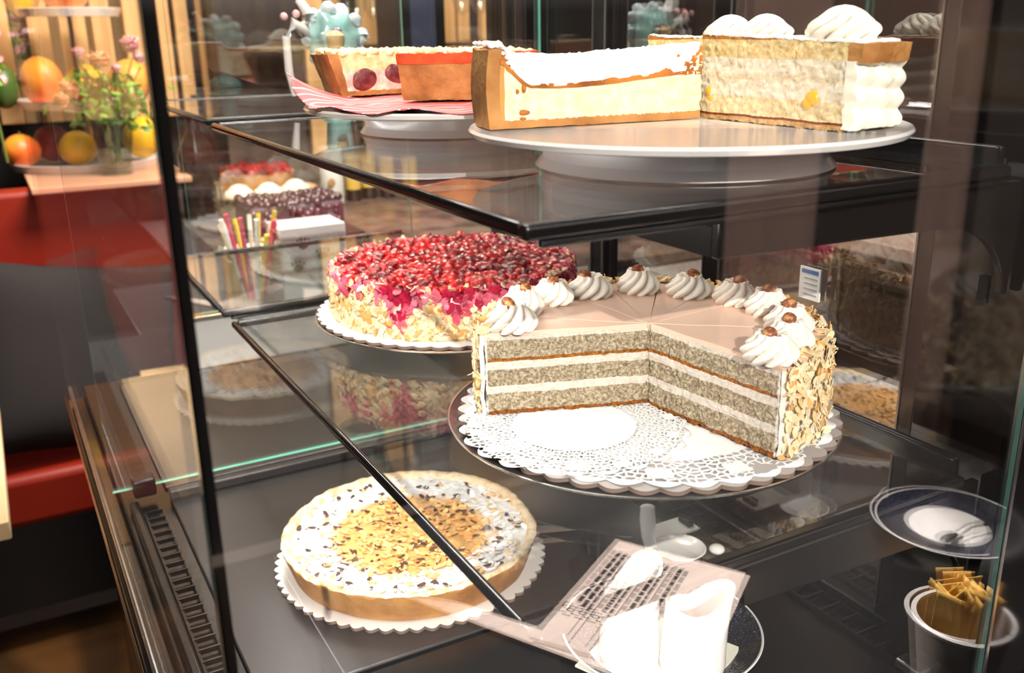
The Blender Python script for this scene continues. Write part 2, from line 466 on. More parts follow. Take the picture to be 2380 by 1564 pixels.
# ------------------------------------------------------------------ mesh helpers (layout units)
class G:
    def __init__(self):
        self.bm = bmesh.new()
        self.mi = 0
    def face(self, vs):
        try:
            f = self.bm.faces.new(vs)
            f.material_index = self.mi
            return f
        except ValueError:
            return None
    def box(self, x0, x1, y0, y1, z0, z1, edge_mi=None):
        v = [self.bm.verts.new(c) for c in ((x0, y0, z0), (x1, y0, z0), (x1, y1, z0), (x0, y1, z0), (x0, y0, z1), (x1, y0, z1), (x1, y1, z1), (x0, y1, z1))]
        dims = (x1 - x0, y1 - y0, z1 - z0)
        thin = dims.index(min(dims))
        for ids, ax in (((3, 2, 1, 0), 2), ((4, 5, 6, 7), 2), ((0, 1, 5, 4), 1), ((2, 3, 7, 6), 1), ((1, 2, 6, 5), 0), ((3, 0, 4, 7), 0)):
            f = self.face([v[i] for i in ids])
            if edge_mi is not None and ax != thin: f.material_index = edge_mi
        return v
    def obox(self, c, sx, sy, sz, rot=None):
        s = len(self.bm.verts)
        v = self.box(-sx / 2, sx / 2, -sy / 2, sy / 2, -sz / 2, sz / 2)
        m = Matrix.Translation(c) @ (rot.to_matrix().to_4x4() if isinstance(rot, Quaternion) else (rot or Matrix.Identity(4)))
        for q in v: q.co = m @ q.co
        return v
    def lathe(self, prof, n=64, c=(0, 0, 0), rfun=None, close=False):
        rings = []
        for k, (r, z) in enumerate(prof):
            if r <= 1e-6:
                rings.append([self.bm.verts.new((c[0], c[1], c[2] + z))])
            else:
                ring = []
                for i in range(n):
                    a = 2 * pi * i / n
                    q = r * (rfun(a, k, r, z) if rfun else 1.0)
                    ring.append(self.bm.verts.new((c[0] + q * cos(a), c[1] + q * sin(a), c[2] + z)))
                rings.append(ring)
        if close: rings.append(rings[0])
        for a, b in zip(rings, rings[1:]):
            if len(a) == 1 and len(b) == 1: continue
            for i in range(n):
                j = (i + 1) % n
                if len(a) == 1: self.face([a[0], b[j], b[i]][::-1])
                elif len(b) == 1: self.face([a[i], a[j], b[0]])
                else: self.face([a[i], a[j], b[j], b[i]])
        return rings
    def tube(self, pts, rad, n=8, cap=True):
        pts = [Vector(p) for p in pts]
        rings = []
        for i, p in enumerate(pts):
            d = (pts[min(i + 1, len(pts) - 1)] - pts[max(i - 1, 0)]).normalized()
            a = Vector((0, 0, 1)) if abs(d.z) < 0.9 else Vector((1, 0, 0))
            s = d.cross(a).normalized(); t = s.cross(d)
            r = rad[i] if isinstance(rad, (list, tuple)) else rad
            rings.append([self.bm.verts.new(p + s * r * cos(2 * pi * k / n) + t * r * sin(2 * pi * k / n)) for k in range(n)])
        for a, b in zip(rings, rings[1:]):
            for k in range(n): self.face([a[k], a[(k + 1) % n], b[(k + 1) % n], b[k]])
        if cap:
            self.face(rings[0][::-1]); self.face(rings[-1])
    def prism(self, poly, z0, z1):
        lo = [self.bm.verts.new((x, y, z0)) for x, y in poly]
        hi = [self.bm.verts.new((x, y, z1)) for x, y in poly]
        self.face(lo[::-1]); self.face(hi)
        n = len(poly)
        for i in range(n): self.face([lo[i], lo[(i + 1) % n], hi[(i + 1) % n], hi[i]])
    def ico(self, c, r, sub=2, scale=(1, 1, 1), rot=None, amp=0.0, fq=1.0):
        m = Matrix.Translation(c) @ (rot.to_matrix().to_4x4() if rot else Matrix.Identity(4)) @ Matrix.Diagonal((*scale, 1))
        res = bmesh.ops.create_icosphere(self.bm, subdivisions=sub, radius=r)
        for v in res['verts']:
            if amp: v.co *= 1 + amp * mnoise.noise(v.co * (fq / r) + Vector(c) * 7)
            v.co = m @ v.co
        for v in res['verts']:
            for f in v.link_faces: f.material_index = self.mi
    def flake(self, c, w, l, t, rot, bend=0.25):
        n = 7
        top, bot = [], []
        m = rot.to_matrix()
        for i in range(n):
            a = 2 * pi * i / n
            x, y = w * cos(a) * random.uniform(0.85, 1.1), l * sin(a) * random.uniform(0.85, 1.1)
            z = bend * (x * x / w + y * y / l)
            top.append(self.bm.verts.new(Vector(c) + m @ Vector((x, y, z + t / 2))))
            bot.append(self.bm.verts.new(Vector(c) + m @ Vector((x, y, z - t / 2))))
        self.face(top); self.face(bot[::-1])
        for i in range(n): self.face([bot[i], bot[(i + 1) % n], top[(i + 1) % n], top[i]])
    def grid(self, P):
        """P: rows of vectors"""
        vs = [[self.bm.verts.new(q) for q in row] for row in P]
        for a, b in zip(vs, vs[1:]):
            for i in range(len(a) - 1): self.face([a[i], a[i + 1], b[i + 1], b[i]])
        return vs
    def sector(self, r0, r1, a0, a1, z0, z1, nr, na, nz, f=None):
        """closed slab of a disc sector in polar coordinates; r1,z0,z1 may be functions of (r,a)"""
        cache = {}
        def V(i, j, k):
            key = (i, j, k)
            if key not in cache:
                r = r0 + (r1 - r0) * i / nr
                a = a0 + (a1 - a0) * j / na
                zb = z0(r, a) if callable(z0) else z0
                zt = z1(r, a) if callable(z1) else z1
                z = zb + (zt - zb) * k / nz
                p = Vector((r * cos(a), r * sin(a), z))
                if f: p = f(p, r, a, z)
                cache[key] = self.bm.verts.new(p)
            return cache[key]
        for i in range(nr):
            for j in range(na):
                self.face([V(i, j, 0), V(i, j + 1, 0), V(i + 1, j + 1, 0), V(i + 1, j, 0)])
                self.face([V(i, j, nz), V(i + 1, j, nz), V(i + 1, j + 1, nz), V(i, j + 1, nz)])
        for j in range(na):
            for k in range(nz):
                self.face([V(nr, j, k), V(nr, j + 1, k), V(nr, j + 1, k + 1), V(nr, j, k + 1)])
                self.face([V(0, j, k), V(0, j, k + 1), V(0, j + 1, k + 1), V(0, j + 1, k)])
        for i in range(nr):
            for k in range(nz):
                self.face([V(i, 0, k), V(i + 1, 0, k), V(i + 1, 0, k + 1), V(i, 0, k + 1)])
                self.face([V(i, na, k), V(i, na, k + 1), V(i + 1, na, k + 1), V(i + 1, na, k)])
    def build(self, name, mats, parent=None, loc=None, rz=0.0, sharp=35, bevel=0.0, flat=False, stuff=False):
        bm = self.bm
        for v in bm.verts: v.co *= U
        bmesh.ops.recalc_face_normals(bm, faces=bm.faces)
        me = bpy.data.meshes.new(name)
        bm.to_mesh(me)
        bm.free()
        if not isinstance(mats, (list, tuple)): mats = [mats]
        for m in mats: me.materials.append(MATS[m] if isinstance(m, str) else m)
        if not flat:
            me.polygons.foreach_set('use_smooth', [True] * len(me.polygons))
            me.set_sharp_from_angle(angle=radians(sharp))
        o = bpy.data.objects.new(name, me)
        COL.objects.link(o)
        if parent: o.parent = parent
        if loc is not None: o.location = p3(*loc)
        if rz: o.rotation_euler = (0, 0, rz)
        if bevel:
            b = o.modifiers.new('bevel', 'BEVEL')
            b.width = bevel * U; b.segments = 3; b.limit_method = 'ANGLE'
        if stuff: o['kind'] = 'stuff'
        return o

def thing(name, label, cat, loc, rz=0.0, group=None):
    o = bpy.data.objects.new(name, None)
    o.empty_display_size = 0.05
    COL.objects.link(o)
    o.location = p3(*loc); o.rotation_euler = (0, 0, rz)
    o['label'] = label; o['category'] = cat
    if group: o['group'] = group
    return o
def tag(o, label, cat, group=None):
    o['label'] = label; o['category'] = cat
    if group: o['group'] = group
    return o
def struct(o):
    o['kind'] = 'structure'
    return o
def dup(root, loc, rz, label, group=None):
    r = root.copy(); COL.objects.link(r)
    r.location = p3(*loc); r.rotation_euler = (0, 0, rz); r['label'] = label
    if group: r['group'] = group
    for ch in list(root.children):
        c = ch.copy(); COL.objects.link(c); c.parent = r
        for g in list(ch.children):
            d = g.copy(); COL.objects.link(d); d.parent = c
    return r
def rquat():
    return Quaternion((random.gauss(0, 1), random.gauss(0, 1), random.gauss(0, 1), random.gauss(0, 1))).normalized()
def nz3(p, s):
    return mnoise.noise_vector(Vector(p) * s)

# ================================================================== SETTING
g = G(); g.box(-7, 11, -3.2, 10.6, -4.6, -4.5)
struct(g.build('floor', 'floor', loc=(0, 0, 0)))
g = G(); g.box(-7, 11, -3.2, 10.6, 5.2, 5.3)
struct(g.build('ceiling', plain('ceiling_paint', (40, 34, 31), 0.8), loc=(0, 0, 0)))
g = G(); g.box(-7, 11, 10.45, 10.6, -4.5, 5.2)
struct(g.build('wall_back', plain('black_wall', (26, 20, 18), 0.7), loc=(0, 0, 0)))
g = G(); g.box(-7.1, -7, -3.2, 10.6, -4.5, 5.2)
struct(g.build('wall_left', plain('brown_wall', (88, 62, 48), 0.7), loc=(0, 0, 0)))
g = G(); g.box(8.0, 8.1, -3.2, 10.45, -4.5, 5.2)
struct(g.build('wall_right', plain('dark_brown_wall', (58, 42, 36), 0.7), loc=(0, 0, 0)))
# street side: low sill and lintel, open shop window between them
g = G(); g.box(-7, 8, -3.3, -3.15, 4.4, 5.2); g.box(-7, 8, -3.3, -3.15, -4.5, -3.2); g.box(-7, -3.0, -3.3, -3.15, -3.2, 4.4)  # left pier added to keep the sun off floor and bench
struct(g.build('wall_front', plain('facade_paint', (120, 100, 90), 0.7), loc=(0, 0, 0)))

# oak slats across the back wall
SL = []
x = -2.2
k = 0
def slat(x0, x1, y):
    global k
    gg = G(); gg.box(-(x1 - x0) / 2, (x1 - x0) / 2, -0.06, 0.06, 0, 4.2)
    o = gg.build('wood_slat', 'slat', loc=((x0 + x1) / 2, y, -0.74), bevel=0.01)
    tag(o, 'vertical oak slat of the slatted wall behind the case', 'wood slat', 'vertical oak slats on the back wall')
xs = [(-1.0, -0.78), (-0.72, -0.5), (-0.42, -0.2), (-0.12, 0.1), (0.16, 0.33), (0.46, 0.62), (0.7, 0.9), (0.95, 1.1), (1.2, 1.38),
      (1.46, 1.575), (1.615, 1.73), (1.80, 1.875), (2.75, 2.95), (3.0, 3.12), (3.3, 3.5), (3.56, 3.62), (4.14, 4.3), (4.34, 4.46), (4.6, 4.7), (4.75, 4.95)]
for a, b in xs: slat(a * 10.2 / 9, b * 10.2 / 9, 10.2)

# ================================================================== DISPLAY CASE
GX0, GX1, GY, DX = 0.18, 1.972, 1.20, 2.08      # front pane x-range, its plane, plane of the sliding doors
case = thing('display_case', 'long glass pastry display case with black frame on the floor', 'display case', (0, 0, -4.5))
def CP(gg, name, mats, **kw):
    return gg.build(name, mats, parent=case, **kw)
CB = 4.5                                        # case base is at z=-4.5
def cz(z): return z + CB
g = G(); g.box(0.24, 2.12, 1.26, 4.92, 0, cz(-1.74)); CP(g, 'cabinet_base', 'black_satin', bevel=0.01)
g = G(); g.box(0.24, 2.16, 1.24, 4.98, cz(-1.74), cz(-1.665)); CP(g, 'well_floor', 'tray_black', bevel=0.005)
g = G(); g.box(GX0, GX1, GY - 0.006, GY + 0.006, cz(-1.66), cz(2.42), edge_mi=1)
CP(g, 'front_glass', ['glass_front', 'glass_edge_dark'])
g = G(); g.box(GX0 + 0.002, GX0 + 0.020, GY + 0.014, GY + 0.03, cz(-1.66), cz(2.42)); CP(g, 'corner_profile', 'black_gloss')
g = G(); g.box(0.17, 0.19, 1.24, 4.95, cz(-1.64), cz(2.42)); CP(g, 'side_glass', ['glass_side'])
g = G(); g.box(0.21, 2.06, 3.49, 3.51, cz(-1.6), cz(2.42), edge_mi=1); CP(g, 'divider_glass', ['glass_end', 'glass_edge'])
g = G(); g.box(0.85, 2.06, 4.94, 4.96, cz(-1.37), cz(2.42), edge_mi=1); CP(g, 'end_glass', ['glass_clear', 'glass_edge'])
g = G(); g.box(0.75, 2.06, 4.93, 4.97, cz(-1.66), cz(-1.40)); CP(g, 'end_panel', plain('frosted_panel', (196, 190, 186), 0.35))
g = G(); g.box(0.75, 2.06, 4.91, 4.985, cz(-1.40), cz(-1.375)); CP(g, 'end_panel_trim', 'trim', bevel=0.004)
g = G(); g.box(0.28, 0.36, 3.47, 3.53, cz(-1.635), cz(-1.565)); CP(g, 'divider_clip', 'black_satin', bevel=0.008)
g = G()
g.box(0.148, 0.156, 1.12, 4.95, cz(-1.70), cz(-1.688)); CP(g, 'lower_trim', 'trim', bevel=0.006)
g = G()
g.box(0.172, 0.188, 1.12, 4.95, cz(-1.668), cz(-1.642)); CP(g, 'upper_trim', 'chrome', bevel=0.008)
g = G(); g.box(0.156, 0.236, 1.12, 4.95, cz(-1.8), cz(-1.712)); CP(g, 'side_skirt', 'black_gloss', bevel=0.006)
# rear corner column with slots
g = G(); g.box(1.985, 2.30, 1.20, 1.50, 0, cz(2.42)); CP(g, 'column', 'black_gloss', bevel=0.012)
g = G(); g.box(1.974, 1.984, 1.19, 1.215, cz(-1.66), cz(2.42)); CP(g, 'column_trim', 'steel')
for zz in (-1.18, -0.62, -0.35):
    g = G(); g.box(1.978, 1.9848, 1.33, 1.352, cz(zz), cz(zz + 0.065)); CP(g, 'shelf_slot', plain('slot_black', (2, 2, 2), 0.9))
g = G(); g.box(2.02, 2.2, 3.64, 3.90, 0, cz(2.42)); CP(g, 'rear_column', 'black_satin', bevel=0.01)
g = G(); g.box(2.010, 2.019, 3.70, 3.73, cz(-1.6), cz(2.42)); CP(g, 'rear_column_trim', 'steel')
# sliding doors on the staff side
def door(y0, y1, x, nm):
    gg = G(); gg.box(x, x + 0.02, y0, y1, cz(-1.62), cz(2.42)); d = CP(gg, 'sliding_door', ['glass_door'])
    for a, b in ((y0, y0 + 0.085), (y1 - 0.085, y1)):
        q = G(); q.box(x - 0.008, x + 0.03, a, b, cz(-1.62), cz(2.42)); q.build('door_stile', 'black', parent=d, bevel=0.004)
        for e in (a, b - 0.006):
            q = G(); q.box(x - 0.012, x - 0.008, e, e + 0.006, cz(-1.62), cz(2.42)); q.build('stile_edge', 'steel', parent=d)
    return d
door(1.52, 2.44, DX, 'a'); door(2.34, 3.13, DX + 0.04, 'b'); door(3.04, 3.64, DX, 'c')
g = G(); g.box(2.04, 2.16, 1.5, 3.64, cz(-1.665), cz(-1.62)); CP(g, 'door_track', 'black', bevel=0.005)
# air grilles: cross bars along both long sides of the well
def grille(x0, x1, y0, y1, n, nm):
    gg = G()
    for e in (x0, x1): gg.box(e - 0.004, e + 0.004, y0, y1, cz(-1.660), cz(-1.645))
    gr = CP(gg, nm, 'black')
    for i in range(n + 1):
        y = y0 + (y1 - y0) * i / n
        q = G(); q.box(x0, x1, y - 0.0028, y + 0.0028, cz(-1.658), cz(-1.642)); q.build('grille_bar', 'dark_steel', parent=gr)
    return gr
grille(0.298, 0.36, 1.9, 3.36, 25, 'left_grille')
grille(1.95, 2.03, 1.42, 1.83, 6, 'right_grille'); grille(1.95, 2.03, 1.83, 3.4, 22, 'right_grille')
g = G(); g.box(1.94, 2.04, 1.34, 1.42, cz(-1.66), cz(-1.632)); CP(g, 'grille_end_cap', 'steel', bevel=0.006)
# enclosing edge of the well on the left
g = G(); g.box(0.255, 0.290, 1.6, 3.45, cz(-1.66), cz(-1.63)); CP(g, 'well_edge', 'black', bevel=0.01)
# canopy above (carries the lamp)
g = G(); g.box(0.4, 2.2, 1.5, 4.9, cz(2.42), cz(2.55)); CP(g, 'canopy', 'black_satin')
# energy label stuck to the door
lab = tag(G().build('tmp', 'white_paint') if False else (lambda gg: (gg.box(-0.003, 0.003, -0.040, 0.040, -0.048, 0.048), gg.build('door_label', 'white_paint', loc=(2.068, 1.95, -0.72)))[1])(G()),
          'small white printed label stuck inside the dark sliding door', 'label')
g = G(); g.box(-0.0045, -0.003, -0.032, 0.032, 0.030, 0.042); g.build('label_heading', plain('blue_print', (90, 120, 170), 0.6), parent=lab)
for i in range(4):
    g = G(); g.box(-0.0045, -0.003, -0.03, 0.02, 0.014 - i * 0.016, 0.018 - i * 0.016); g.build('label_line', plain('grey_print', (170, 166, 160), 0.6), parent=lab)

# ------------------------------------------------------------------ shelves
def shelf(label, x0, x1, y0, y1, z, rail):
    t = thing('glass_shelf', label, 'shelf', (x0, y0, z))
    w, d = x1 - x0, y1 - y0
    g = G(); g.box(0.012, w - 0.012, 0.02, d - 0.012, -0.020, -0.004); g.build('shelf_glass', ['glass_shelf'], parent=t)
    g = G(); g.box(0, w, 0, 0.03, -0.027, 0); g.box(0.03, w, 0.006, 0.022, -0.042, -0.027); g.build('front_frame', 'black', parent=t, bevel=0.009)
    g = G(); g.box(0, 0.020, 0.03, d, -0.026, 0); g.build('side_frame', 'black_gloss', parent=t, bevel=0.0095)
    g = G(); g.box(0.020, w, d - 0.022, d, -0.026, 0); g.build('back_frame', 'black', parent=t, bevel=0.009)
    if rail:
        g = G(); g.box(w, w + 0.02, 0.035, d, -0.026, 0.036); g.box(w - 0.012, w + 0.002, 0.035, d, 0.026, 0.036); g.build('stop_rail', 'black_gloss', parent=t, bevel=0.004)
    return t
s1 = shelf('upper glass shelf holding the cake stands, near bay', 0.70, 1.87, 1.235, 3.44, -0.28, True)
s2 = shelf('middle glass shelf holding the berry cake and nut cake, near bay', 0.695, 1.87, 1.24, 3.45, -1.0, True)
s3 = shelf('upper glass shelf of the far bay behind the divider', 0.725, 1.90, 3.64, 4.92, -0.28, False)
s4 = shelf('middle glass shelf of the far bay behind the divider', 0.70, 1.90, 3.60, 4.72, -1.0, False)
def bracket(t, xl, xr, zt, zb, zr, xb, zc, deep):
    """arm in the x-z plane just behind the shelf's front frame, curving down to the column"""
    ox, oy, oz = t.location.x / U, t.location.y / U, (t.location.z - CZ) / U
    pts = [(xl, zt), (xr, zt), (xr, zc)]
    for i in range(0, 11):
        a = pi / 2 * i / 10
        pts.append((xb + (xr - 0.02 - xb) * cos(a), zc + (zr - zc) * sin(a)))
    pts.append((xl, zb))
    g = G()
    y0, y1 = 1.272 - oy, 1.292 - oy
    lo = [g.bm.verts.new((px - ox, y0, pz - oz)) for px, pz in pts]
    hi = [g.bm.verts.new((px - ox, y1, pz - oz)) for px, pz in pts]
    g.face(lo); g.face(hi[::-1])
    for i in range(len(pts)): g.face([lo[i], lo[(i + 1) % len(pts)], hi[(i + 1) % len(pts)], hi[i]])
    b = g.build('bracket', 'black', parent=t, bevel=0.003)
    if deep:
        g = G(); g.box(xl - ox, xl - ox + 0.012, y1, y1 + deep, zb - oz, zt - oz - 0.01)
        g.box(xl - ox, xr - ox - 0.03, y1, y1 + deep, zt - oz - 0.012, zt - oz - 0.004); g.build('bracket_cover', 'black', parent=b)
    return b
bracket(s1, 1.115, 1.968, -0.325, -0.393, -0.405, 1.72, -0.58, 0.55)
bracket(s2, 1.234, 1.968, -1.045, -1.15, -1.166, 1.72, -1.32, 0)
# trays in the well
g = G(); g.box(0, 1.48, 0, 1.34, 0, 0.012); g.box(0, 1.48, 1.30, 1.34, 0.012, 0.05); 
tag(g.build('display_tray', 'tray', loc=(0.40, 2.125, -1.662), bevel=0.006), 'grey steel tray under the almond pie in the well', 'tray')
g = G(); g.box(0, 1.48, 0, 0.76, 0, 0.010)
tag(g.build('display_tray', 'tray_black', loc=(0.40, 1.345, -1.662), bevel=0.006), 'glossy black tray carrying the navy plate in the well', 'tray')
g = G(); g.box(0, 1.5, 0, 1.3, 0, 0.012)
tag(g.build('display_tray', 'tray', loc=(0.40, 3.56, -1.662), bevel=0.006), 'empty grey tray in the well behind the glass divider', 'tray')

# ================================================================== CAKES
def scallop_board(name, label, r, n, loc, cat='cake board', depth=0.02, thick=0.010, mat='board'):
    g = G()
    m = n * 12
    rf = lambda a: r - depth * (1 - abs(sin(n * a / 2)))
    top, bot = [], []
    for i in range(m):
        a = 2 * pi * i / m
        q = rf(a)
        top.append(g.bm.verts.new((q * cos(a), q * sin(a), thick)))
        bot.append(g.bm.verts.new((q * cos(a), q * sin(a), 0)))
    g.face(top)
    g.mi = 1
    g.face(bot[::-1])
    for i in range(m): g.face([bot[i], bot[(i + 1) % m], top[(i + 1) % m], top[i]])
    return tag(g.build(name, [mat, 'board_edge'], loc=loc, sharp=30), label, cat)

def platter(label, r, loc):
    t = thing('cake_platter', label, 'platter', loc)
    g = G()
    g.lathe([(0.0, 0.030), (r * 0.9, 0.030), (r * 0.96, 0.036), (r - 0.004, 0.044), (r, 0.043), (r - 0.002, 0.038), (r * 0.94, 0.026), (r * 0.6, 0.016), (r * 0.35, 0.008), (0.0, 0.008)], 128)
    g.build('dish', 'chrome', parent=t)
    g = G(); g.lathe([(0, 0.0), (r * 0.42, 0.0), (r * 0.42, 0.010), (r * 0.36, 0.016), (0, 0.016)], 64)
    g.build('foot_ring', 'black_satin', parent=t)
    return t

# ---- nut cake with the missing wedge
NC = (1.42, 1.868)
platter('round steel platter under the sliced nut cake', 0.511, (NC[0] - 0.006, NC[1] + 0.02, -1.0))
scallop_board('cake_board', 'scalloped white cardboard under the nut cake doily', 0.497, 44, (NC[0] + 0.004, NC[1] + 0.012, -0.957), mat='board_shade')
def doily(label, r, n, mat, loc, waves):
    g = G()
    m = n * 10
    rings = 14
    for sgn in (0,):
        P = []
        for k in range(rings + 1):
            row = []
            for i in range(m):
                a = 2 * pi * i / m
                q = r * k / rings
                if k == rings: q = r - 0.022 * (1 - abs(sin(n * a / 2)))
                z = waves * (k / rings) ** 3 * mnoise.noise(Vector((cos(a) * 3, sin(a) * 3, k * 0.2)))
                row.append(g.bm.verts.new((q * cos(a), q * sin(a), z)))
            P.append(row)
        for A, B in zip(P, P[1:]):
            for i in range(m):
                j = (i + 1) % m
                g.face([A[i], A[j], B[j], B[i]])
    bmesh.ops.remove_doubles(g.bm, verts=g.bm.verts, dist=1e-5)
    o = g.build('paper_doily', mat, loc=loc)
    s = o.modifiers.new('thickness', 'SOLIDIFY'); s.thickness = 0.0006
    return tag(o, label, 'doily')
doily('large white lace doily covering the cardboard of the nut cake', 0.478, 34, 'lace_big', (NC[0], NC[1] + 0.005, -0.944), 0.010)
doily('small white lace doily bared by the missing cake wedge', 0.287, 22, 'lace_small', (1.18, 1.85, -0.939), 0.003)

ZN = -0.935
HN = 0.208
A0, A1 = radians(-83.6), radians(160.2)
nut = thing('nut_cream_cake', 'sliced nut cream cake with beige icing and a wedge missing', 'cake', (NC[0], NC[1], ZN))
def nut_d(p, r, a, z):
    e = min(abs(a - A0), abs(a - A1)) * max(r, 0.02)
    w = 0.011 if e < 0.03 else 0.002
    fz = z / HN
    cream = (0.27 < fz < 0.375) or (0.585 < fz < 0.685) or fz > 0.955
    v = nz3(p, 55) * 0.5 + nz3(p, 130) * 0.5
    return p + v * w * (0.45 if cream else 1.0)
g = G(); g.sector(0.004, 0.425, A0, A1, 0, HN, 110, 120, 56, nut_d)
g.build('sponge_layers', 'nut_sponge', parent=nut, sharp=60)
g = G()
NS = 11
for i in range(NS):
    b0 = A0 + (A1 - A0) * i / NS + 0.006; b1 = A0 + (A1 - A0) * (i + 1) / NS - 0.006
    lift = random.uniform(-0.001, 0.0015)
    g.sector(0.006, 0.432, b0, b1, HN - 0.004 + lift, HN + 0.012 + lift, 24, 10, 2,
             lambda p, r, a, z: p + Vector((0, 0, 0.003 * mnoise.noise(p * 9) - 0.006 * max(0, (r - 0.41) / 0.022) ** 2)))
g.build('icing', 'icing', parent=nut, sharp=50)
g = G(); g.sector(0.428, 0.438, A0, A1, 0.002, HN + 0.004, 1, 140, 18, lambda p, r, a, z: p + nz3(p, 24) * 0.005)
side = g.build('cream_coating', 'cream', parent=nut)
g = G()
for i in range(2200):
    a = random.uniform(A0, A1)
    zz = random.uniform(0.0, HN + 0.006) if random.random() < 0.8 else random.uniform(HN * 0.7, HN + 0.012)
    rr = 0.440 + random.uniform(-0.002, 0.012)
    out = Quaternion((0, 0, 1), a) @ Quaternion((0, 1, 0), pi / 2)
    tilt = Quaternion((random.gauss(0, 1), random.gauss(0, 1), random.gauss(0, 1)), random.gauss(0, 0.55))
    spin = Quaternion((0, 0, 1), random.uniform(0, 2 * pi))
    g.mi = 1 if random.random() < 0.10 else 0
    s = random.uniform(0.7, 1.25)
    g.flake((rr * cos(a), rr * sin(a), zz), 0.0085 * s, 0.0155 * s, 0.0016, out @ tilt @ spin)
for i in range(130):
    a = random.uniform(A0, A1); rr = random.uniform(0.415, 0.44)
    g.mi = 1 if random.random() < 0.2 else 0
    g.flake((rr * cos(a), rr * sin(a), HN + 0.018), 0.010, 0.020, 0.0022, rquat())
g.build('almond_flakes', ['flake', 'flake_tan'], parent=nut, flat=True, stuff=True)

def rosette(g, r, h, lobes, twist, amp=0.33, hollow=True):
    n, m = lobes * 10, 26
    P = []
    for k in range(m + 1):
        t = k / m
        base = (1 - t ** 2.3) ** 0.55 if t < 1 else 0.0
        R = r * 1.06 * (0.84 + 0.16 * sin(pi * min(t * 1.5, 1))) * max(base, 0.0)
        row = []
        for i in range(n):
            a = 2 * pi * i / n
            lob = abs(cos(lobes * (a - twist * t) / 2)) ** 0.62
            q = R * (1 - amp + amp * lob * 1.3)
            z = h * t
            if hollow and t > 0.8: z = h * (0.8 + 0.2 * (1 - ((t - 0.8) / 0.2)) * 0.6)
            row.append(Vector((q * cos(a), q * sin(a), z)))
        P.append(row + [row[0]])
    g.grid(P)
    bmesh.ops.remove_doubles(g.bm, verts=g.bm.verts, dist=1e-6)

ROS = [(-80, .372), (-63, .36), (-42, .343), (-17, .328), (6, .318), (32, .305), (59, .315), (86, .31), (109, .325), (131, .347), (155, .354)]
first = None
for i, (ad, rr) in enumerate(ROS):
    a = radians(ad)
    lx, ly = rr * cos(a), rr * sin(a)
    if first is None:
        g = G(); rosette(g, 0.058, 0.072, 9, 1.5)
        first = g.build('cream_rosette', 'cream', parent=nut, sharp=75)
        g = G(); g.ico((0, 0, 0), 0.017, 3, (1.15, 0.9, 0.85), amp=0.12, fq=1.2)
        nutp = g.build('hazelnut', 'hazelnut', parent=first)
        nutp.location = Vector((0.006, -0.004, 0.066)) * U
        o = first
    else:
        o = first.copy(); COL.objects.link(o); o.parent = nut
        c = nutp.copy(); COL.objects.link(c); c.parent = o
        c.location = Vector((random.uniform(-0.014, 0.014), random.uniform(-0.014, 0.014), 0.066)) * U
        c.rotation_euler = (random.uniform(-0.4, 0.4), random.uniform(-0.4, 0.4), random.uniform(0, 3))
    o.location = Vector((lx, ly, HN + 0.011)) * U
    o.rotation_euler = (0, 0, random.uniform(0, 6))
    s = random.uniform(0.96, 1.06)
    o.scale = (s, s, random.uniform(0.92, 1.06))

# ---- raspberry cake
RC = (1.415, 3.03)
platter('round steel platter under the raspberry cake', 0.503, (RC[0], RC[1], -1.0))
scallop_board('cake_board', 'scalloped white cardboard under the raspberry cake', 0.497, 52, (RC[0], RC[1], -0.9555), depth=0.014)
ZR, HR, RR = -0.944, 0.150, 0.425
rasp = thing('raspberry_cake', 'whole raspberry cake with red glaze and almond sides', 'cake', (RC[0], RC[1], ZR))
g = G()
g.lathe([(0, 0), (RR, 0), (RR + .004, HR * .25), (RR + .004, HR * .5), (RR + .002, HR * .75), (RR - .004, HR), (0, HR)], 160,
        rfun=lambda a, k, r, z: 1 + 0.014 * mnoise.noise(Vector((cos(a) * 5, sin(a) * 5, z * 18))))
g.build('cream_side', 'side_coat', parent=rasp)
g = G()
for i in range(2300):
    a = random.uniform(0, 2 * pi)
    zz = random.uniform(0, HR + 0.012)
    rr = RR + random.uniform(0.0, 0.016)
    out = Quaternion((0, 0, 1), a) @ Quaternion((0, 1, 0), pi / 2)
    tilt = Quaternion((random.gauss(0, 1), random.gauss(0, 1), random.gauss(0, 1)), random.gauss(0, 0.6))
    nn = mnoise.noise(Vector((cos(a) * 4.5, sin(a) * 4.5, 0.3))) + 0.4 * mnoise.noise(Vector((cos(a) * 16, sin(a) * 16, zz * 9)))
    red = zz / HR + 0.75 * nn + random.gauss(0, 0.10)
    g.mi = 3 if red > 1.12 else (2 if red > 0.78 else (1 if random.random() < 0.22 else 0))
    s = random.uniform(0.7, 1.3)
    g.flake((rr * cos(a), rr * sin(a), zz), 0.011 * s, 0.018 * s, 0.0025, out @ tilt @ Quaternion((0, 0, 1), random.uniform(0, 6)))
for i in range(170):
    a = random.uniform(0, 2 * pi); rr = random.uniform(RR - 0.015, RR + 0.012)
    g.mi = 2 if random.random() < 0.45 else 0
    g.flake((rr * cos(a), rr * sin(a), HR + 0.018), 0.010, 0.018, 0.0025, rquat())
g.build('almond_flakes', ['flake', 'flake_tan', 'flake_pink', 'flake_red'], parent=rasp, flat=True, stuff=True)
g = G()
P = []
for k in range(31):
    row = []
    for i in range(121):
        a = 2 * pi * i / 120; q = (RR - 0.012) * k / 30
        p = Vector((q * cos(a), q * sin(a), 0))
        row.append(p + Vector((0, 0, HR + 0.010 + 0.010 * mnoise.noise(p * 22) - (0.02 if k == 30 else 0))))
    P.append(row)
g.grid(P)
bmesh.ops.remove_doubles(g.bm, verts=g.bm.verts, dist=1e-5)
g.build('glaze', 'glaze', parent=rasp)
g = G()
pts = []
tries = 0
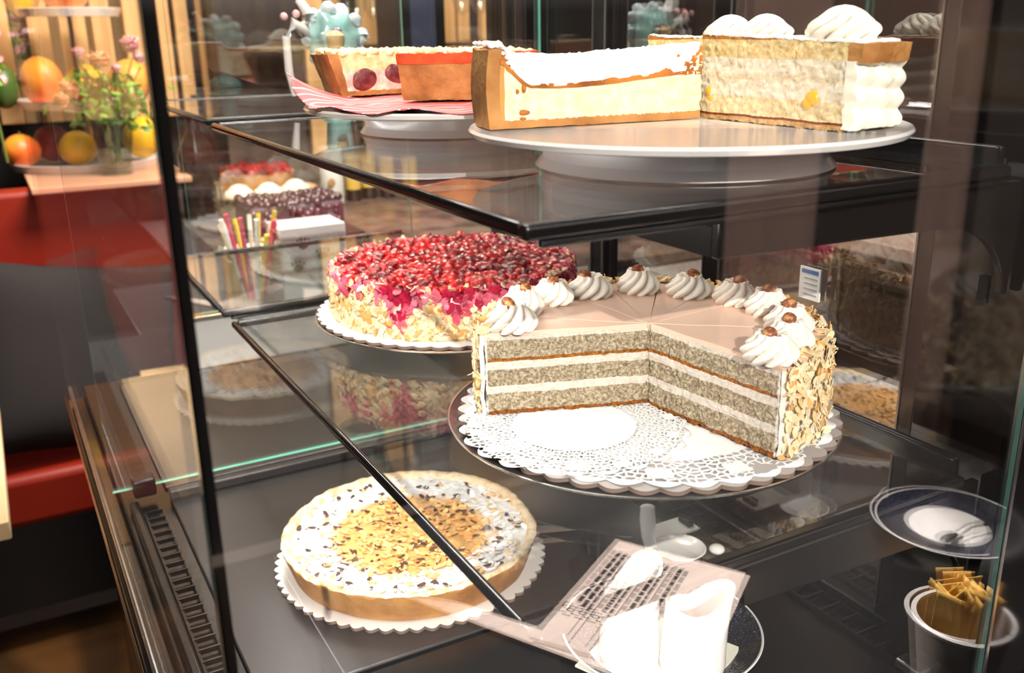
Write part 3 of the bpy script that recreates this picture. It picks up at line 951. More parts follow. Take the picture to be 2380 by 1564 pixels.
while len(pts) < 520 and tries < 40000:
    tries += 1
    a = random.uniform(0, 2 * pi); q = (RR - 0.01) * sqrt(random.random())
    x, y = q * cos(a), q * sin(a)
    if all((x - u) ** 2 + (y - v) ** 2 > 0.024 ** 2 for u, v in pts): pts.append((x, y))
for x, y in pts:
    r = random.uniform(0.013, 0.024)
    g.mi = random.choice((0, 0, 0, 1, 1, 2))
    g.ico((x, y, HR + 0.014 + 0.008 * mnoise.noise(Vector((x, y, 0)) * 22)), r, 2, (1, random.uniform(.8, 1.1), random.uniform(.6, .85)), rquat() if random.random() < .5 else None, amp=0.22, fq=2.6)
g.build('raspberries', ['berry1', 'berry2', 'berry3'], parent=rasp, stuff=True)

# ---- almond pie
PC = (1.022, 2.592)
scallop_board('cake_board', 'scalloped white cardboard under the almond pie', 0.446, 60, (1.03, 2.615, -1.650), depth=0.016)
pie = thing('almond_pie', 'round almond berry pie dusted with sugar in the well', 'pie', (PC[0], PC[1], -1.639))
HP = 0.100
def pie_r(a, k, r, z):
    f = 1.0
    d = (a - radians(-8) + pi) % (2 * pi) - pi
    f -= 0.035 * math.exp(-(d / 0.28) ** 2)
    d = (a - radians(-62) + pi) % (2 * pi) - pi
    f += 0.010 * math.exp(-(d / 0.2) ** 2)
    return f * (1 + 0.006 * mnoise.noise(Vector((cos(a) * 6, sin(a) * 6, k * .6))) + 0.003 * sin(46 * a) * (1 if k in (3, 4, 5) else 0))
g = G()
RP = 0.418
prof = [(0, 0), (0.372, 0), (0.385, 0.01), (RP - 0.006, HP - 0.006), (RP - 0.004, HP + 0.004), (RP - 0.014, HP + 0.010), (RP - 0.030, HP + 0.006), (RP - 0.040, HP - 0.012), (RP - 0.05, HP - 0.03), (0, HP - 0.035)]
rings = g.lathe(prof, 220, rfun=pie_r)
for ring in rings[3:8]:
    for v in ring:
        v.co.z += 0.006 * mnoise.noise(v.co * 22) + 0.003 * mnoise.noise(v.co * 70)
for a_, b_ in zip(rings[4:7], rings[5:8]):
    keep = set(a_) | set(b_)
    for v in a_:
        for f in v.link_faces:
            if all(q in keep for q in f.verts): f.material_index = 1
g.build('crust', ['crust', 'crust_sugar'], parent=pie, sharp=70)
g = G()
P = []
for k in range(61):
    row = []
    for i in range(201):
        a = 2 * pi * (i % 200) / 200
        q = (RP - 0.032) * k / 60
        q *= pie_r(a, 9, q, 0)
        p = Vector((q * cos(a), q * sin(a), 0))
        dome = 0.012 * max(0, (q - 0.24) / 0.15) if q < 0.36 else 0.010
        row.append(p + Vector((0, 0, HP - 0.020 + dome + 0.004 * mnoise.noise(p * 40) + 0.002 * mnoise.noise(p * 110))))
    P.append(row)
g.grid(P)
bmesh.ops.remove_doubles(g.bm, verts=g.bm.verts, dist=1e-5)
g.build('filling', 'pie_top', parent=pie, sharp=80)
MATS['flake_orange'] = plain('baked_flake', (250, 206, 136), 0.5, vary=((228, 170, 92), 80, 0.4, 0.7))
MATS['flake_burnt'] = plain('burnt_flake', (84, 54, 40), 0.6)
g = G()
for i in range(900):
    a = random.uniform(0, 2 * pi); q = 0.375 * sqrt(random.random())
    ring = q > 0.255 + 0.03 * mnoise.noise(Vector((cos(a) * 3, sin(a) * 3, 0)))
    if ring: g.mi = random.choices((0, 1, 2), (8, 1.6, 1.5))[0]
    else: g.mi = random.choices((1, 2), (7, 1.8))[0]
    tq = Quaternion((cos(a * 7), sin(a * 7), 0), random.gauss(0, 0.35)) @ Quaternion((0, 0, 1), random.uniform(0, 6))
    s = random.uniform(0.6, 1.2)
    zz = HP - 0.018 + (0.012 * max(0, (q - 0.24) / 0.15)) + 0.003
    g.flake((q * cos(a), q * sin(a), zz), 0.008 * s, 0.0145 * s, 0.0018, tq)
g.build('almond_flakes', ['sugar', 'flake_orange', 'flake_burnt'], parent=pie, flat=True, stuff=True)

# ---- cake stands on the upper shelf
def stand(label, r, fr, h, loc):
    t = thing('cake_stand', label, 'cake stand', loc)
    g = G()
    g.lathe([(0, h - 0.004), (r * .97, h - 0.004), (r - .004, h + 0.002), (r, h - 0.004), (r - .006, h - 0.014), (r * .9, h - 0.022), (fr, h - 0.03), (0, h - 0.03)], 128)
    g.build('plate', 'porcelain', parent=t)
    g = G()
    g.lathe([(fr - .01, h - 0.03), (fr - .012, 0.02), (fr + .004, 0.0), (fr - .012, 0.0), (fr - .03, 0.02), (fr - .03, h - 0.03)], 128)
    g.build('foot', 'stoneware', parent=t)
    return t
stand('white porcelain cake stand nearer the camera, under the cheesecake', 0.476, 0.325, 0.082, (1.363, 1.69, -0.28))
stand('white porcelain cake stand farther back, under the plum cake', 0.44, 0.272, 0.080, (1.265, 2.69, -0.28))

ZS = -0.200
# cheesecake wedge
ch = thing('cheesecake_slice', 'thick cheesecake slice with powdered sugar on the nearer stand', 'cake slice', (1.495, 1.790, ZS))
B0, B1 = radians(146), radians(173.6)
RCH = 0.535
def ch_top(r, a):
    t = min(1, max(0, (B1 - a) / (B1 - B0)))
    z = 0.098 + 0.052 * (1 - math.exp(-5 * t)) + 0.010 * math.cos(r * 9)
    edge = max(0, (r - 0.44) / 0.06)
    return min(z + 0.045 * min(1, edge) ** 1.5, 0.168)
def ch_d(p, r, a, z):
    k = (z / 0.16)
    bul = 0.0
    if r > 0.49: bul = 0.012 * sin(pi * min(k, 1))
    q = Vector((p.x * (1 + bul), p.y * (1 + bul), p.z))
    e = min(abs(a - B0), abs(a - B1)) * r
    w = 0.002 + (0.004 if r < 0.06 else 0)
    return q + (nz3(p, 40) * 0.6 + nz3(p, 120) * 0.4) * w
g = G(); g.sector(0.004, RCH - 0.03, B0, B1, 0.016, ch_top, 100, 50, 40, ch_d); g.build('filling', 'cheese', parent=ch, sharp=60)
g = G()
g.sector(RCH - 0.03, RCH, B0, B1, 0.0, lambda r, a: 0.166 + 0.006 * mnoise.noise(Vector((a * 9, r * 40, 0))), 6, 60, 30, ch_d)
g.sector(0.004, RCH - 0.03, B0, B1, 0.0, 0.018, 60, 30, 3, ch_d)
g.build('crust', 'crust', parent=ch, sharp=60)
for dx, dz, w, h in ((0.455, 0.033, 0.02, 0.009), (0.455, 0.085, 0.008, 0.016), (0.47, 0.078, 0.006, 0.008), (0.458, 0.020, 0.012, 0.005)):
    g = G()
    g.ico((0, 0, 0), 1, 2, (w * .7, 0.004, h * .7), amp=0.3, fq=1.5)
    o = g.build('air_hole', 'brown_skin', parent=ch)
    o.location = Vector((dx * cos(B1), dx * sin(B1), dz)) * U
    o.rotation_euler = (0, 0, B1)
g = G(); g.sector(0.004, RCH - 0.028, B0 - 0.002, B1 + 0.006, lambda r, a: ch_top(r, a) - 0.006, lambda r, a: ch_top(r, a) + 0.004, 60, 30, 2, ch_d)
g.build('browned_skin', 'brown_skin', parent=ch)
def sug_d(p, r, a, z):
    return p + nz3(p, 30) * 0.004 + nz3(p, 90) * 0.002
g = G(); g.sector(0.012, RCH - 0.05, B0 + 0.005, B1 + 0.004, lambda r, a: ch_top(r, a) + 0.002, lambda r, a: ch_top(r, a) + 0.012, 70, 36, 2, sug_d)
for i in range(170):
    a = random.uniform(B0, B1); q = random.choice((random.uniform(0.47, 0.53), random.uniform(0.02, 0.53)))
    g.ico((q * cos(a), q * sin(a), max(ch_top(q, a), 0.164 if q > 0.5 else 0) + 0.009), random.uniform(0.004, 0.010), 1, (1, 1, .7), amp=.3, fq=2)
g.build('sugar_topping', 'sugar', parent=ch, sharp=80)

# cream cake wedge(s)
def cream_slice(label, loc, a0, a1, R, H, ros, rsize):
    t = thing('cream_cake_slice', label, 'cake slice', loc)
    topz = lambda r, a: H * (1 - 0.10 * (r / R)) 
    def d(p, r, a, z):
        e = min(abs(a - a0), abs(a - a1)) * max(r, .02)
        w = 0.007 if (e < 0.02 or r < 0.03) else 0.002
        return p + (nz3(p, 45) * .5 + nz3(p, 120) * .5) * w
    g = G(); g.sector(0.004, R - 0.02, a0, a1, 0, topz, 100, 30, 56, d); g.build('cake_layers', 'cream_cake', parent=t, sharp=60)
    def sd(p, r, a, z):
        b = 0.011 * abs(sin(z / H * pi * 4.6 + 0.4 * sin(9 * a))) + 0.002 * sin(40 * a)
        if r < R - 0.005: b = 0
        k = 1 + b / max(r, .01)
        return Vector((p.x * k, p.y * k, p.z)) + nz3(p, 50) * 0.003
    g = G(); g.sector(R - 0.022, R, a0 - 0.005, a1 + 0.005, 0.004, lambda r, a: topz(r, a) * 0.80, 3, 60, 60, sd); g.build('cream_coating', 'whipped', parent=t, sharp=70)
    def td(p, r, a, z):
        return p + nz3(p, 60) * 0.003 + nz3(p, 140) * 0.0015
    g = G(); g.sector(R - 0.022, R + 0.016, a0, a1, lambda r, a: topz(r, a) * 0.785, lambda r, a: topz(r, a), 4, 40, 12, td); g.build('sponge_rim', 'crust', parent=t)
    g = G(); g.sector(0.006, R - 0.005, a0, a1, lambda r, a: topz(r, a), lambda r, a: topz(r, a) + 0.005, 60, 20, 1, td)
    g.build('sugar_dusting', 'sugar', parent=t)
    for a, q in ros:
        g = G(); rosette(g, rsize, rsize * 1.0, 9, 1.7, 0.3, False)
        o = g.build('cream_rosette', 'whipped', parent=t, sharp=75)
        o.location = Vector((q * cos(a), q * sin(a), topz(q, a) + 0.002)) * U
    return t
cs = cream_slice('tall layered cream cake slice at the right of the nearer stand', (1.506, 1.812, ZS), radians(-90), radians(-69), 0.462, 0.188, [(radians(-79), 0.365)], 0.068)
for dx, dz, w in ((0.345, 0.050, 0.014), (0.36, 0.062, 0.018), (0.035, 0.062, 0.012), (0.04, 0.045, 0.010)):
    g = G(); g.ico((0, 0, 0), w, 2, (1, .35, .8), amp=.4, fq=1.5)
    o = g.build('orange_piece', plain('mandarin_piece', (246, 180, 40), 0.3), parent=cs)
    o.location = Vector((0.0, -dx, dz)) * U; o.rotation_euler = (0, 0, radians(-90))
cream_slice('layered cream cake slice behind the taller slice on the nearer stand', (1.40, 1.88, ZS), radians(-10), radians(22), 0.42, 0.186, [(radians(-4), 0.345), (radians(14.5), 0.335)], 0.062)

# plum cake pieces on a pink napkin
g = G()
P = []
for k in range(41):
    row = []
    for i in range(181):
        a = 2 * pi * (i % 180) / 180
        q = 0.455 * k / 40
        if k == 40: q -= 0.015 * (1 - abs(sin(11 * a)))
        f = max(0, (q - 0.30) / 0.155)
        d = (a - radians(155) + pi) % (2 * pi) - pi
        lift = 0.095 * math.exp(-(d / 0.33) ** 2) * f ** 1.5
        z = f * 0.008 * sin(11 * a + 1) + lift
        q2 = q * (1 - 0.05 * lift / 0.095) * (1 + 0.12 * math.exp(-(d / 0.33) ** 2) * f)
        row.append(Vector((q2 * cos(a), q2 * sin(a), z)))
    P.append(row)
g.grid(P); bmesh.ops.remove_doubles(g.bm, verts=g.bm.verts, dist=1e-5)
o = g.build('paper_napkin', 'napkin', loc=(1.265, 2.69, -0.193))
s = o.modifiers.new('thickness', 'SOLIDIFY'); s.thickness = 0.0006
tag(o, 'pink and white marbled paper napkin under the plum cake', 'napkin')

def plum_piece(label, loc, a0, a1, R, H, crusty, plums):
    t = thing('plum_cake_slice', label, 'cake slice', loc)
    def d(p, r, a, z):
        fl = 1 + 0.10 * (z / H - 0.3) * (r / R) ** 3
        return Vector((p.x * fl, p.y * fl, p.z)) + (nz3(p, 30) * .6 + nz3(p, 100) * .4) * 0.005
    g = G(); g.sector(0.004, R - 0.03, a0, a1, 0.012, H, 70, 36, 30, d); g.build('filling', 'plum_fill', parent=t, sharp=60)
    g = G()
    g.sector(R - 0.03, R, a0, a1, 0, lambda r, a: H + 0.004 * mnoise.noise(Vector((a * 20, 0, 0))), 4, 60, 24, d)
    g.sector(0.004, R - 0.03, a0, a1, 0, 0.014, 40, 24, 2, d)
    g.build('crust', 'crust_dark', parent=t, sharp=60)
    if crusty:
        g = G(); g.sector(R - 0.031, R + 0.0015, a0, a1, H * 0.80, lambda r, a: H + 0.004 + 0.004 * mnoise.noise(Vector((a * 20, 0, 0))), 3, 60, 6, d)
        g.build('glazed_rim', 'crust_red', parent=t)
    g = G()
    for i in range(520):
        a = random.uniform(a0, a1); q = (R - 0.012) * sqrt(random.random())
        g.ico((q * cos(a) * 1.05, q * sin(a) * 1.05, H + random.uniform(-0.002, 0.008)), random.uniform(0.006, 0.016), 1, (1, 1, .75), amp=0.4, fq=2)
    g.build('crumble', 'crumble', parent=t, sharp=80, stuff=True)
    for (q, z, w, h, ang, off) in plums:
        g = G(); g.ico((0, 0, 0), 1, 3, (w, 0.012, h), amp=0.12, fq=1.4)
        o = g.build('plum', 'plum', parent=t)
        o.location = Vector((q * cos(ang) - off * sin(ang), q * sin(ang) + off * cos(ang), z)) * U
        o.rotation_euler = (0, random.uniform(-.3, .3), ang)
    return t
af = radians(190)
plum_piece('plum crumble cake slice with cut plums at the left of the farther stand', (1.430, 3.035, -0.184), radians(146), af, 0.43, 0.128, False,
           [(0.335, 0.048, 0.046, 0.034, af, 0.0), (0.215, 0.062, 0.044, 0.030, af, 0.0), (0.12, 0.05, 0.035, 0.032, af, 0.0)])
plum_piece('plum crumble cake slice showing its browned crust on the farther stand', (1.345, 2.875, -0.184), radians(222), radians(292), 0.345, 0.128, True, [])
# darker fruit peeking from the crumble
# ================================================================== THINGS IN THE WELL
pl = thing('dinner_plate', 'speckled navy plate with a white rim in the well', 'plate', (1.44, 1.80, -1.652))
g = G(); g.lathe([(0, 0.006), (0.16, 0.008), (0.20, 0.02), (0.272, 0.064), (0.276, 0.062), (0.205, 0.008), (0.16, 0.0), (0, 0.0)], 96); g.build('dish', 'navy', parent=pl)
g = G(); g.lathe([(0.2725, 0.0642), (0.2765, 0.0655), (0.279, 0.063), (0.2755, 0.0605)], 96, close=True); g.build('rim', 'porcelain', parent=pl)
g = G(); g.box(-0.165, 0.165, -0.165, 0.165, 0, 0.006)
tag(g.build('paper_napkin', 'paper', loc=(1.385, 1.735, -1.630), rz=radians(24)), 'square ivory paper napkin under the two creamers', 'napkin')
def creamer(label, loc, rz, r, h, spout):
    g = G()
    n, m = 72, 26
    P = []
    for side in (0, 1):
        for k in (range(m + 1) if side == 0 else range(m, -1, -1)):
            t = k / m
            row = []
            for i in range(n + 1):
                a = 2 * pi * (i % n) / n
                top = h * (0.78 + 0.22 * cos(a) ** 2 * (1 if cos(a) > 0 else 0.35))
                z = 0.004 + (top - 0.004) * t
                pinch = 1 - 0.28 * t * (1 - abs(cos(a))) 
                ext = 1 + spout * t * t * max(0, cos(a)) ** 3
                q = r * (1 - 0.12 * t) * pinch * ext * (0.93 + 0.07 * min(1, t * 8))
                if side: q -= 0.010
                row.append(Vector((q * cos(a), q * sin(a), max(z, 0.008) if side else z)))
            P.append(row)
    P = [[Vector((0, 0, 0))] * (n + 1)] + P + [[Vector((0, 0, 0.012))] * (n + 1)]
    g.grid(P)
    bmesh.ops.remove_doubles(g.bm, verts=g.bm.verts, dist=1e-5)
    return tag(g.build('creamer', 'porcelain', loc=loc, rz=rz, sharp=70), label, 'creamer')
creamer('white porcelain creamer with a pinched spout at the left on the napkin', (1.305, 1.765, -1.622), radians(20), 0.086, 0.285, 0.45)
creamer('shorter white porcelain creamer with a pinched spout at the right on the napkin', (1.425, 1.645, -1.622), radians(-18), 0.088, 0.250, 0.35)
sp = thing('ceramic_spoon_rest', 'white ceramic spoon rest with upright handle behind the navy plate', 'spoon rest', (1.80, 2.17, -1.648))
g = G(); g.lathe([(0, 0), (0.07, 0), (0.088, 0.018), (0.084, 0.020), (0.065, 0.008), (0, 0.008)], 48); g.build('bowl', 'porcelain', parent=sp)
g = G(); g.tube([(-0.07, 0.06, 0.008), (-0.075, 0.072, 0.05), (-0.075, 0.078, 0.11), (-0.075, 0.08, 0.15)], [0.022, 0.024, 0.027, 0.024], 16); g.build('handle', 'porcelain', parent=sp)
g = G(); g.ico((0.1, -0.07, 0.016), 0.026, 3, (1, 1, .6)); g.build('foot', 'porcelain', parent=sp)
pc = thing('price_card', 'white price card in a black clip beside the air grille', 'price card', (1.87, 2.30, -1.648))
g = G(); g.box(-0.085, 0.085, -0.05, 0.05, 0, 0.006); g.build('card', 'white_paint', parent=pc)
g = G(); g.box(0.05, 0.075, -0.03, 0.03, 0.006, 0.03); g.build('clip', 'black_satin', parent=pc, bevel=0.004)

# ================================================================== CUSTOMER SIDE (reflected in the front pane)
TZ = -1.86
tb = thing('cafe_table', 'dark cafe table on the customer side of the case', 'table', (2.2, 0.1, -4.5))
g = G(); g.box(-1.5, 1.5, -0.9, 0.98, TZ + 4.5 - 0.08, TZ + 4.5); g.build('tabletop', 'black_satin', parent=tb, bevel=0.01)
for sx in (-1.35, 1.35):
    for sy in (-0.75, 0.8):
        g = G(); g.box(sx - 0.06, sx + 0.06, sy - 0.06, sy + 0.06, 0, TZ + 4.42); g.build('leg', 'black_satin', parent=tb)
mir = lambda x, y: (x, 2.4 - y)
def menu_sheet(name, label, cat, pts, z, mat, th=0.02):
    q = [mir(*p) for p in pts]
    cx = sum(a for a, b in q) / 4; cy = sum(b for a, b in q) / 4
    t = thing(name, label, cat, (cx, cy, z))
    g = G(); g.prism([(a - cx, b - cy) for a, b in q], 0, th); g.build('pages', mat, parent=t)
    return t, q, cx, cy
mt, mq, mcx, mcy = menu_sheet('menu_booklet', 'beige printed menu booklet lying on the cafe table', 'menu', [(1.863, 2.61), (2.124, 2.18), (1.585, 1.80), (1.274, 2.243)], TZ, 'beige_card')
ms, sq, scx, scy = menu_sheet('document_sleeve', 'long clear document sleeve beside the menu on the cafe table', 'sleeve', [(1.003, 2.71), (1.16, 2.56), (1.63, 1.80), (1.49, 1.82)], TZ, 'beige_card', 0.012)
def mlerp(u, v):
    a = Vector(mq[0]) * (1 - u) + Vector(mq[1]) * u
    b = Vector(mq[3]) * (1 - u) + Vector(mq[2]) * u
    p = a * (1 - v) + b * v
    return p.x - mcx, p.y - mcy
for i in range(12):
    u = 0.05 + i * 0.047
    heavy = i in (3, 6, 9)
    g = G()
    v = 0.12
    while v < (0.98 if heavy else 0.62):
        w = 0.8 if heavy else random.uniform(0.03, 0.07)
        c = [mlerp(u, v), mlerp(u + (0.009 if heavy else 0.031), v), mlerp(u + (0.009 if heavy else 0.031), min(v + w, 0.97)), mlerp(u, min(v + w, 0.97))]
        g.prism(c, 0.0205, 0.0215)
        v += w + 0.012
    g.build('text_line', 'ink', parent=mt)
def text_part(s, size, parent, u, v):
    """short figures printed on the menu"""
    cu = bpy.data.curves.new('price', 'FONT'); cu.body = s; cu.size = size * U; cu.extrude = 0.0002
    o = bpy.data.objects.new('printed_price', cu); COL.objects.link(o); o.parent = parent
    x, y = mlerp(u, v)
    o.location = Vector((x, y, 0.0216)) * U
    d = Vector(mq[3]) - Vector(mq[0])
    o.rotation_euler = (0, 0, atan2(d.y, d.x))
    me = bpy.data.meshes.new_from_object(o)
    me.materials.clear(); me.materials.append(MATS['ink'])
    m = bpy.data.objects.new('printed_price', me); COL.objects.link(m); m.parent = parent
    m.location = o.location; m.rotation_euler = o.rotation_euler
    bpy.data.objects.remove(o)
for i, s in enumerate(('10.1', '10.1', '10.1', '1.61', '10.1', '10.21')):
    text_part(s, 0.045, mt, 0.09 + i * 0.085, 0.66)

def M2(x, y): return (x, 2.4 - y)
sx, sy = M2(3.03, 2.06)
sa = thing('saucer', 'dark saucer with a white rim and pale centre on the cafe table', 'saucer', (sx, sy, TZ))
g = G(); g.lathe([(0, 0.012), (0.17, 0.014), (0.27, 0.04), (0.274, 0.038), (0.18, 0.004), (0, 0)], 80); g.build('dish', 'navy', parent=sa)
g = G(); g.lathe([(0.268, 0.040), (0.273, 0.043), (0.277, 0.040), (0.272, 0.037)], 80, close=True); g.build('rim', 'porcelain', parent=sa)
g = G(); g.lathe([(0, 0.020), (0.142, 0.020), (0.150, 0.013), (0, 0.013)], 64); g.build('centre_well', 'porcelain', parent=sa)
g = G()
g.ico((-0.13, 0.10, 0.06), 1, 3, (0.055, 0.030, 0.008))
g.tube([(-0.08, 0.10, 0.062), (-0.02, 0.10, 0.075), (0.06, 0.11, 0.072), (0.22, 0.13, 0.062)], [0.006, 0.006, 0.007, 0.011], 10)
tag(g.build('teaspoon', 'chrome', loc=(sx, sy, TZ - 0.01)), 'steel teaspoon lying across the dark saucer', 'spoon')
cx, cyy = M2(2.185, 1.405)
cp = thing('sugar_cup', 'grey paper cup holding gold sugar packets', 'cup', (cx, cyy, TZ))
g = G(); g.lathe([(0, 0.004), (0.092, 0.0), (0.130, 0.270), (0.137, 0.276), (0.137, 0.286), (0.128, 0.284), (0.124, 0.262), (0.09, 0.012), (0, 0.012)], 64); g.build('cup_wall', 'grey_cup', parent=cp)
g = G(); g.lathe([(0.127, 0.276), (0.139, 0.276), (0.141, 0.286), (0.127, 0.288)], 64, close=True); g.build('cup_rim', 'porcelain', parent=cp)
for i in range(13):
    g = G()
    w, h = 0.075, 0.27
    P = []
    for k in range(15):
        row = []
        for j in range(9):
            u = j / 8 * 2 - 1
            puff = 0.012 * (1 - u * u) * (1 if 1 < k < 13 else 0.1)
            row.append(Vector((u * w / 2 * (1 if k % 2 == 0 or 1 < k < 13 else 0.97), puff, h * k / 14)))
        P.append(row)
    g.grid(P)
    o = g.build('sugar_packet', 'gold', sharp=60)
    s = o.modifiers.new('thickness', 'SOLIDIFY'); s.thickness = 0.0015
    a = i * 1.1
    q = 0.018 + 0.058 * (i % 4) / 3
    o.location = p3(cx + q * cos(a), cyy + q * sin(a), TZ + 0.12)
    o.rotation_euler = (random.uniform(-.16, .16), random.uniform(-.22, .22), a + pi / 2 + random.uniform(-.5, .5))
    tag(o, 'gold sugar packet standing in the grey paper cup', 'sugar packet', 'sugar packets in the cup')
# curtains hanging in the shop window
for nm, xa, xb in (('left', 4.7, 5.6), ('right', 6.8, 7.4)):
    g = G()
    n = 60
    P = []
    for k in range(2):
        P.append([Vector((xa + (xb - xa) * i / n, 0.03 * sin(i * 0.22), (-4.45, 4.6)[k])) for i in range(n + 1)])
    g.grid(P)
    o = g.build('curtain', 'curtain', loc=(0, -2.9, 0), sharp=80)
    s = o.modifiers.new('thickness', 'SOLIDIFY'); s.thickness = 0.003
    tag(o, 'long pale curtain in the shop window, ' + ('nearer the middle' if nm == 'left' else 'nearer the right wall'), 'curtain')

# ================================================================== SEATING AREA (left)
bn = thing('bench', 'long red leather bench along the back, pale wood plinth', 'bench', (-0.4, 8.2, -4.5), 0)
g = G(); g.box(-3.0, 1.68, 0.16, 0.42, 1.35, 3.38); g.build('backrest', 'leather_red', parent=bn, bevel=0.05)
g = G(); g.box(-3.0, 1.68, -1.05, 0.155, 1.10, 1.5); g.build('seat', 'leather_red', parent=bn, bevel=0.06)
g = G(); g.box(-3.0, 1.7, -0.9, 0.3, 0.35, 1.10); g.build('seat_box', 'black_satin', parent=bn)
g = G(); g.box(-3.0, 1.7, -0.5, 0.3, 0.0, 0.35); g.build('plinth', plain('grey_plinth', (110, 92, 84), 0.6), parent=bn)
g = G(); g.box(-0.62, 0.58, -0.55, 1.35, 0, 0.05)
tag(g.build('ledge', 'ledge', loc=(0.88, 8.68, -1.13), bevel=0.01), 'rose wood ledge behind the red bench under the flower vase', 'ledge')
# pillows
def pillow(label, loc, w, h, d, rot):
    g = G()
    P = []
    n = 22
    for s in (1, -1):
        rows = []
        for i in range(n + 1):
            row = []
            for j in range(n + 1):
                u, v = i / n * 2 - 1, j / n * 2 - 1
                t = max(0, (1 - u ** 4) * (1 - v ** 4)) ** 0.6
                x = u * w / 2 * (1 - 0.06 * (1 - v * v)); z = v * h / 2 * (1 - 0.06 * (1 - u * u))
                row.append(Vector((x, s * d / 2 * t + 0.01 * mnoise.noise(Vector((u * 2, v * 2, s))), z)))
            rows.append(row)
        g.grid(rows)
    bmesh.ops.remove_doubles(g.bm, verts=g.bm.verts, dist=2e-3)
    o = g.build('cushion', 'pillow', loc=loc, sharp=70)
    o.rotation_euler = rot
    return tag(o, label, 'cushion')
pillow('large charcoal cushion leaning on the red bench', (0.38, 7.55, -2.28), 1.5, 1.45, 0.45, (radians(-20), radians(10), radians(6)))
# light wood tables
def table(label, x0, x1, y0, y1, z, rz=0.0):
    t = thing('bistro_table', label, 'table', ((x0 + x1) / 2, (y0 + y1) / 2, -4.5), rz)
    w, d, h = (x1 - x0) / 2, (y1 - y0) / 2, z + 4.5
    g = G(); g.box(-w, w, -d, d, h - 0.09, h); g.build('tabletop', 'pale_wood', parent=t, bevel=0.008)
    g = G(); g.lathe([(0, 0), (0.75 * w, 0), (0.75 * w, 0.04), (0.1, 0.07), (0.09, h - 0.09), (0, h - 0.09)], 24); g.build('pedestal', 'black_satin', parent=t)
    return t
table('pale wood bistro table behind the left edge of the display case', 0.66, 1.02, 5.12, 7.0, -2.3, radians(-4))
table('pale wood bistro table at the far left by the bench', -1.4, -0.17, 4.32, 6.0, -2.0)

# vase of flowers on the ledge
vs_ = thing('flower_vase', 'clear ribbed glass vase of garden flowers on the ledge', 'vase', (0.945, 8.62, -1.08))
g = G(); g.lathe([(0, 0.03), (0.11, 0.03), (0.115, 0.0), (0.125, 0.0), (0.13, 0.12), (0.16, 0.30), (0.18, 0.52), (0.172, 0.52), (0.15, 0.30), (0.118, 0.10), (0.10, 0.05), (0, 0.05)], 40,
          rfun=lambda a, k, r, z: 1 + 0.02 * sin(14 * a)); g.build('vessel', 'vase_glass', parent=vs_)
random.seed(21)
def stem_to(p): 
    g = G(); g.tube([(random.uniform(-.05, .05), random.uniform(-.05, .05), 0.08), (p[0] * .3, p[1] * .3, 0.5), p], 0.008, 6); g.build('stem', 'stem', parent=vs_)
def bloom(p, r, mat):
    g = G()
    for k in range(22):
        a = k * 2.4; t = k / 22
        q = Quaternion((0, 0, 1), a) @ Quaternion((0, 1, 0), -0.3 - 1.0 * t)
        g.flake(Vector(p) + q @ Vector((r * 0.5 * (0.3 + t), 0, 0)) + Vector((0, 0, r * 0.4 * (1 - t))), r * .5, r * .42, 0.004, q, 0.5)
    g.build('bloom', mat, parent=vs_)
for (p, r, m) in [((-0.02, -0.05, 0.80), 0.13, 'petal_peach'), ((0.24, 0, 0.93), 0.12, 'petal_pink'), ((-0.25, 0, 0.60), 0.10, 'petal_peach'), ((-0.16, 0.05, 0.92), 0.07, 'petal_pink'),
                  ((-0.34, -0.02, 0.54), 0.09, 'petal_peach'), ((0.10, -0.05, 0.80), 0.06, 'petal_pink'), ((-0.30, 0.02, 0.68), 0.06, 'petal_peach'), ((0.3, 0.03, 0.86), 0.08, 'petal_pink')]:
    stem_to(p); bloom(p, r * 1.35, m)
g = G()
for k in range(240):
    p = Vector((random.gauss(0.05, 0.17), random.gauss(0, 0.1), random.uniform(0.42, 0.84)))
    if p.x > 0.16: p.z -= 0.06
    g.flake(p, 0.022, 0.045, 0.003, rquat(), 0.3)
g.build('leaves', 'leaf', parent=vs_, flat=True, stuff=True)
# tiered fruit stand behind the vase
ft = thing('fruit_stand', 'tiered white fruit stand behind the flower vase', 'fruit stand', (0.83, 9.45, -1.068))
for z, r in ((0.0, 0.66), (1.27, 0.42)):
    g = G(); g.lathe([(0, z + .01), (r - .04, z + .01), (r, z + .06), (r + .01, z + .055), (r - .02, z - .01), (0, z - .01)], 64); g.build('tier', 'porcelain', parent=ft)
g = G(); g.tube([(0, 0, 0), (0, 0, 1.6)], 0.02, 12); g.build('rod', 'steel', parent=ft)
g = G(); g.lathe([(0, .53), (0.5, .53), (0.56, .58), (0.55, .56), (0.48, .50), (0, .50)], 64); g.build('tier', 'porcelain', parent=ft)
def fruit(kind, label, mat, loc, r, sc, stem=True):
    t = thing(kind, label, 'fruit', loc, random.uniform(0, 6))
    g = G(); g.ico((0, 0, 0), r, 3, sc, amp=0.06, fq=0.8); g.build('flesh', mat, parent=t)
    g = G(); g.tube([(0, 0, r * sc[2] * .9), (0.004, 0, r * sc[2] + .02)], 0.01, 6); g.build('stem_end', 'stem', parent=t)
fruit('lemon', 'yellow lemon left of the vase on the lowest tier', 'lemon', (0.70, 9.0, -0.88), 0.155, (1.15, 1, .95))
fruit('lemon', 'yellow lemon right of the vase on the lowest tier', 'lemon', (1.26, 9.2, -0.84), 0.175, (1, 1, 1.05))
fruit('mango', 'dark orange mango at the left end of the lowest tier', 'orange', (0.28, 9.3, -0.90), 0.14, (1.1, 1, 1))
fruit('apple', 'red apple behind the lemon on the lowest tier', plain('red_apple', (150, 30, 22), 0.4), (0.54, 9.5, -0.87), 0.16, (1, 1, 1))
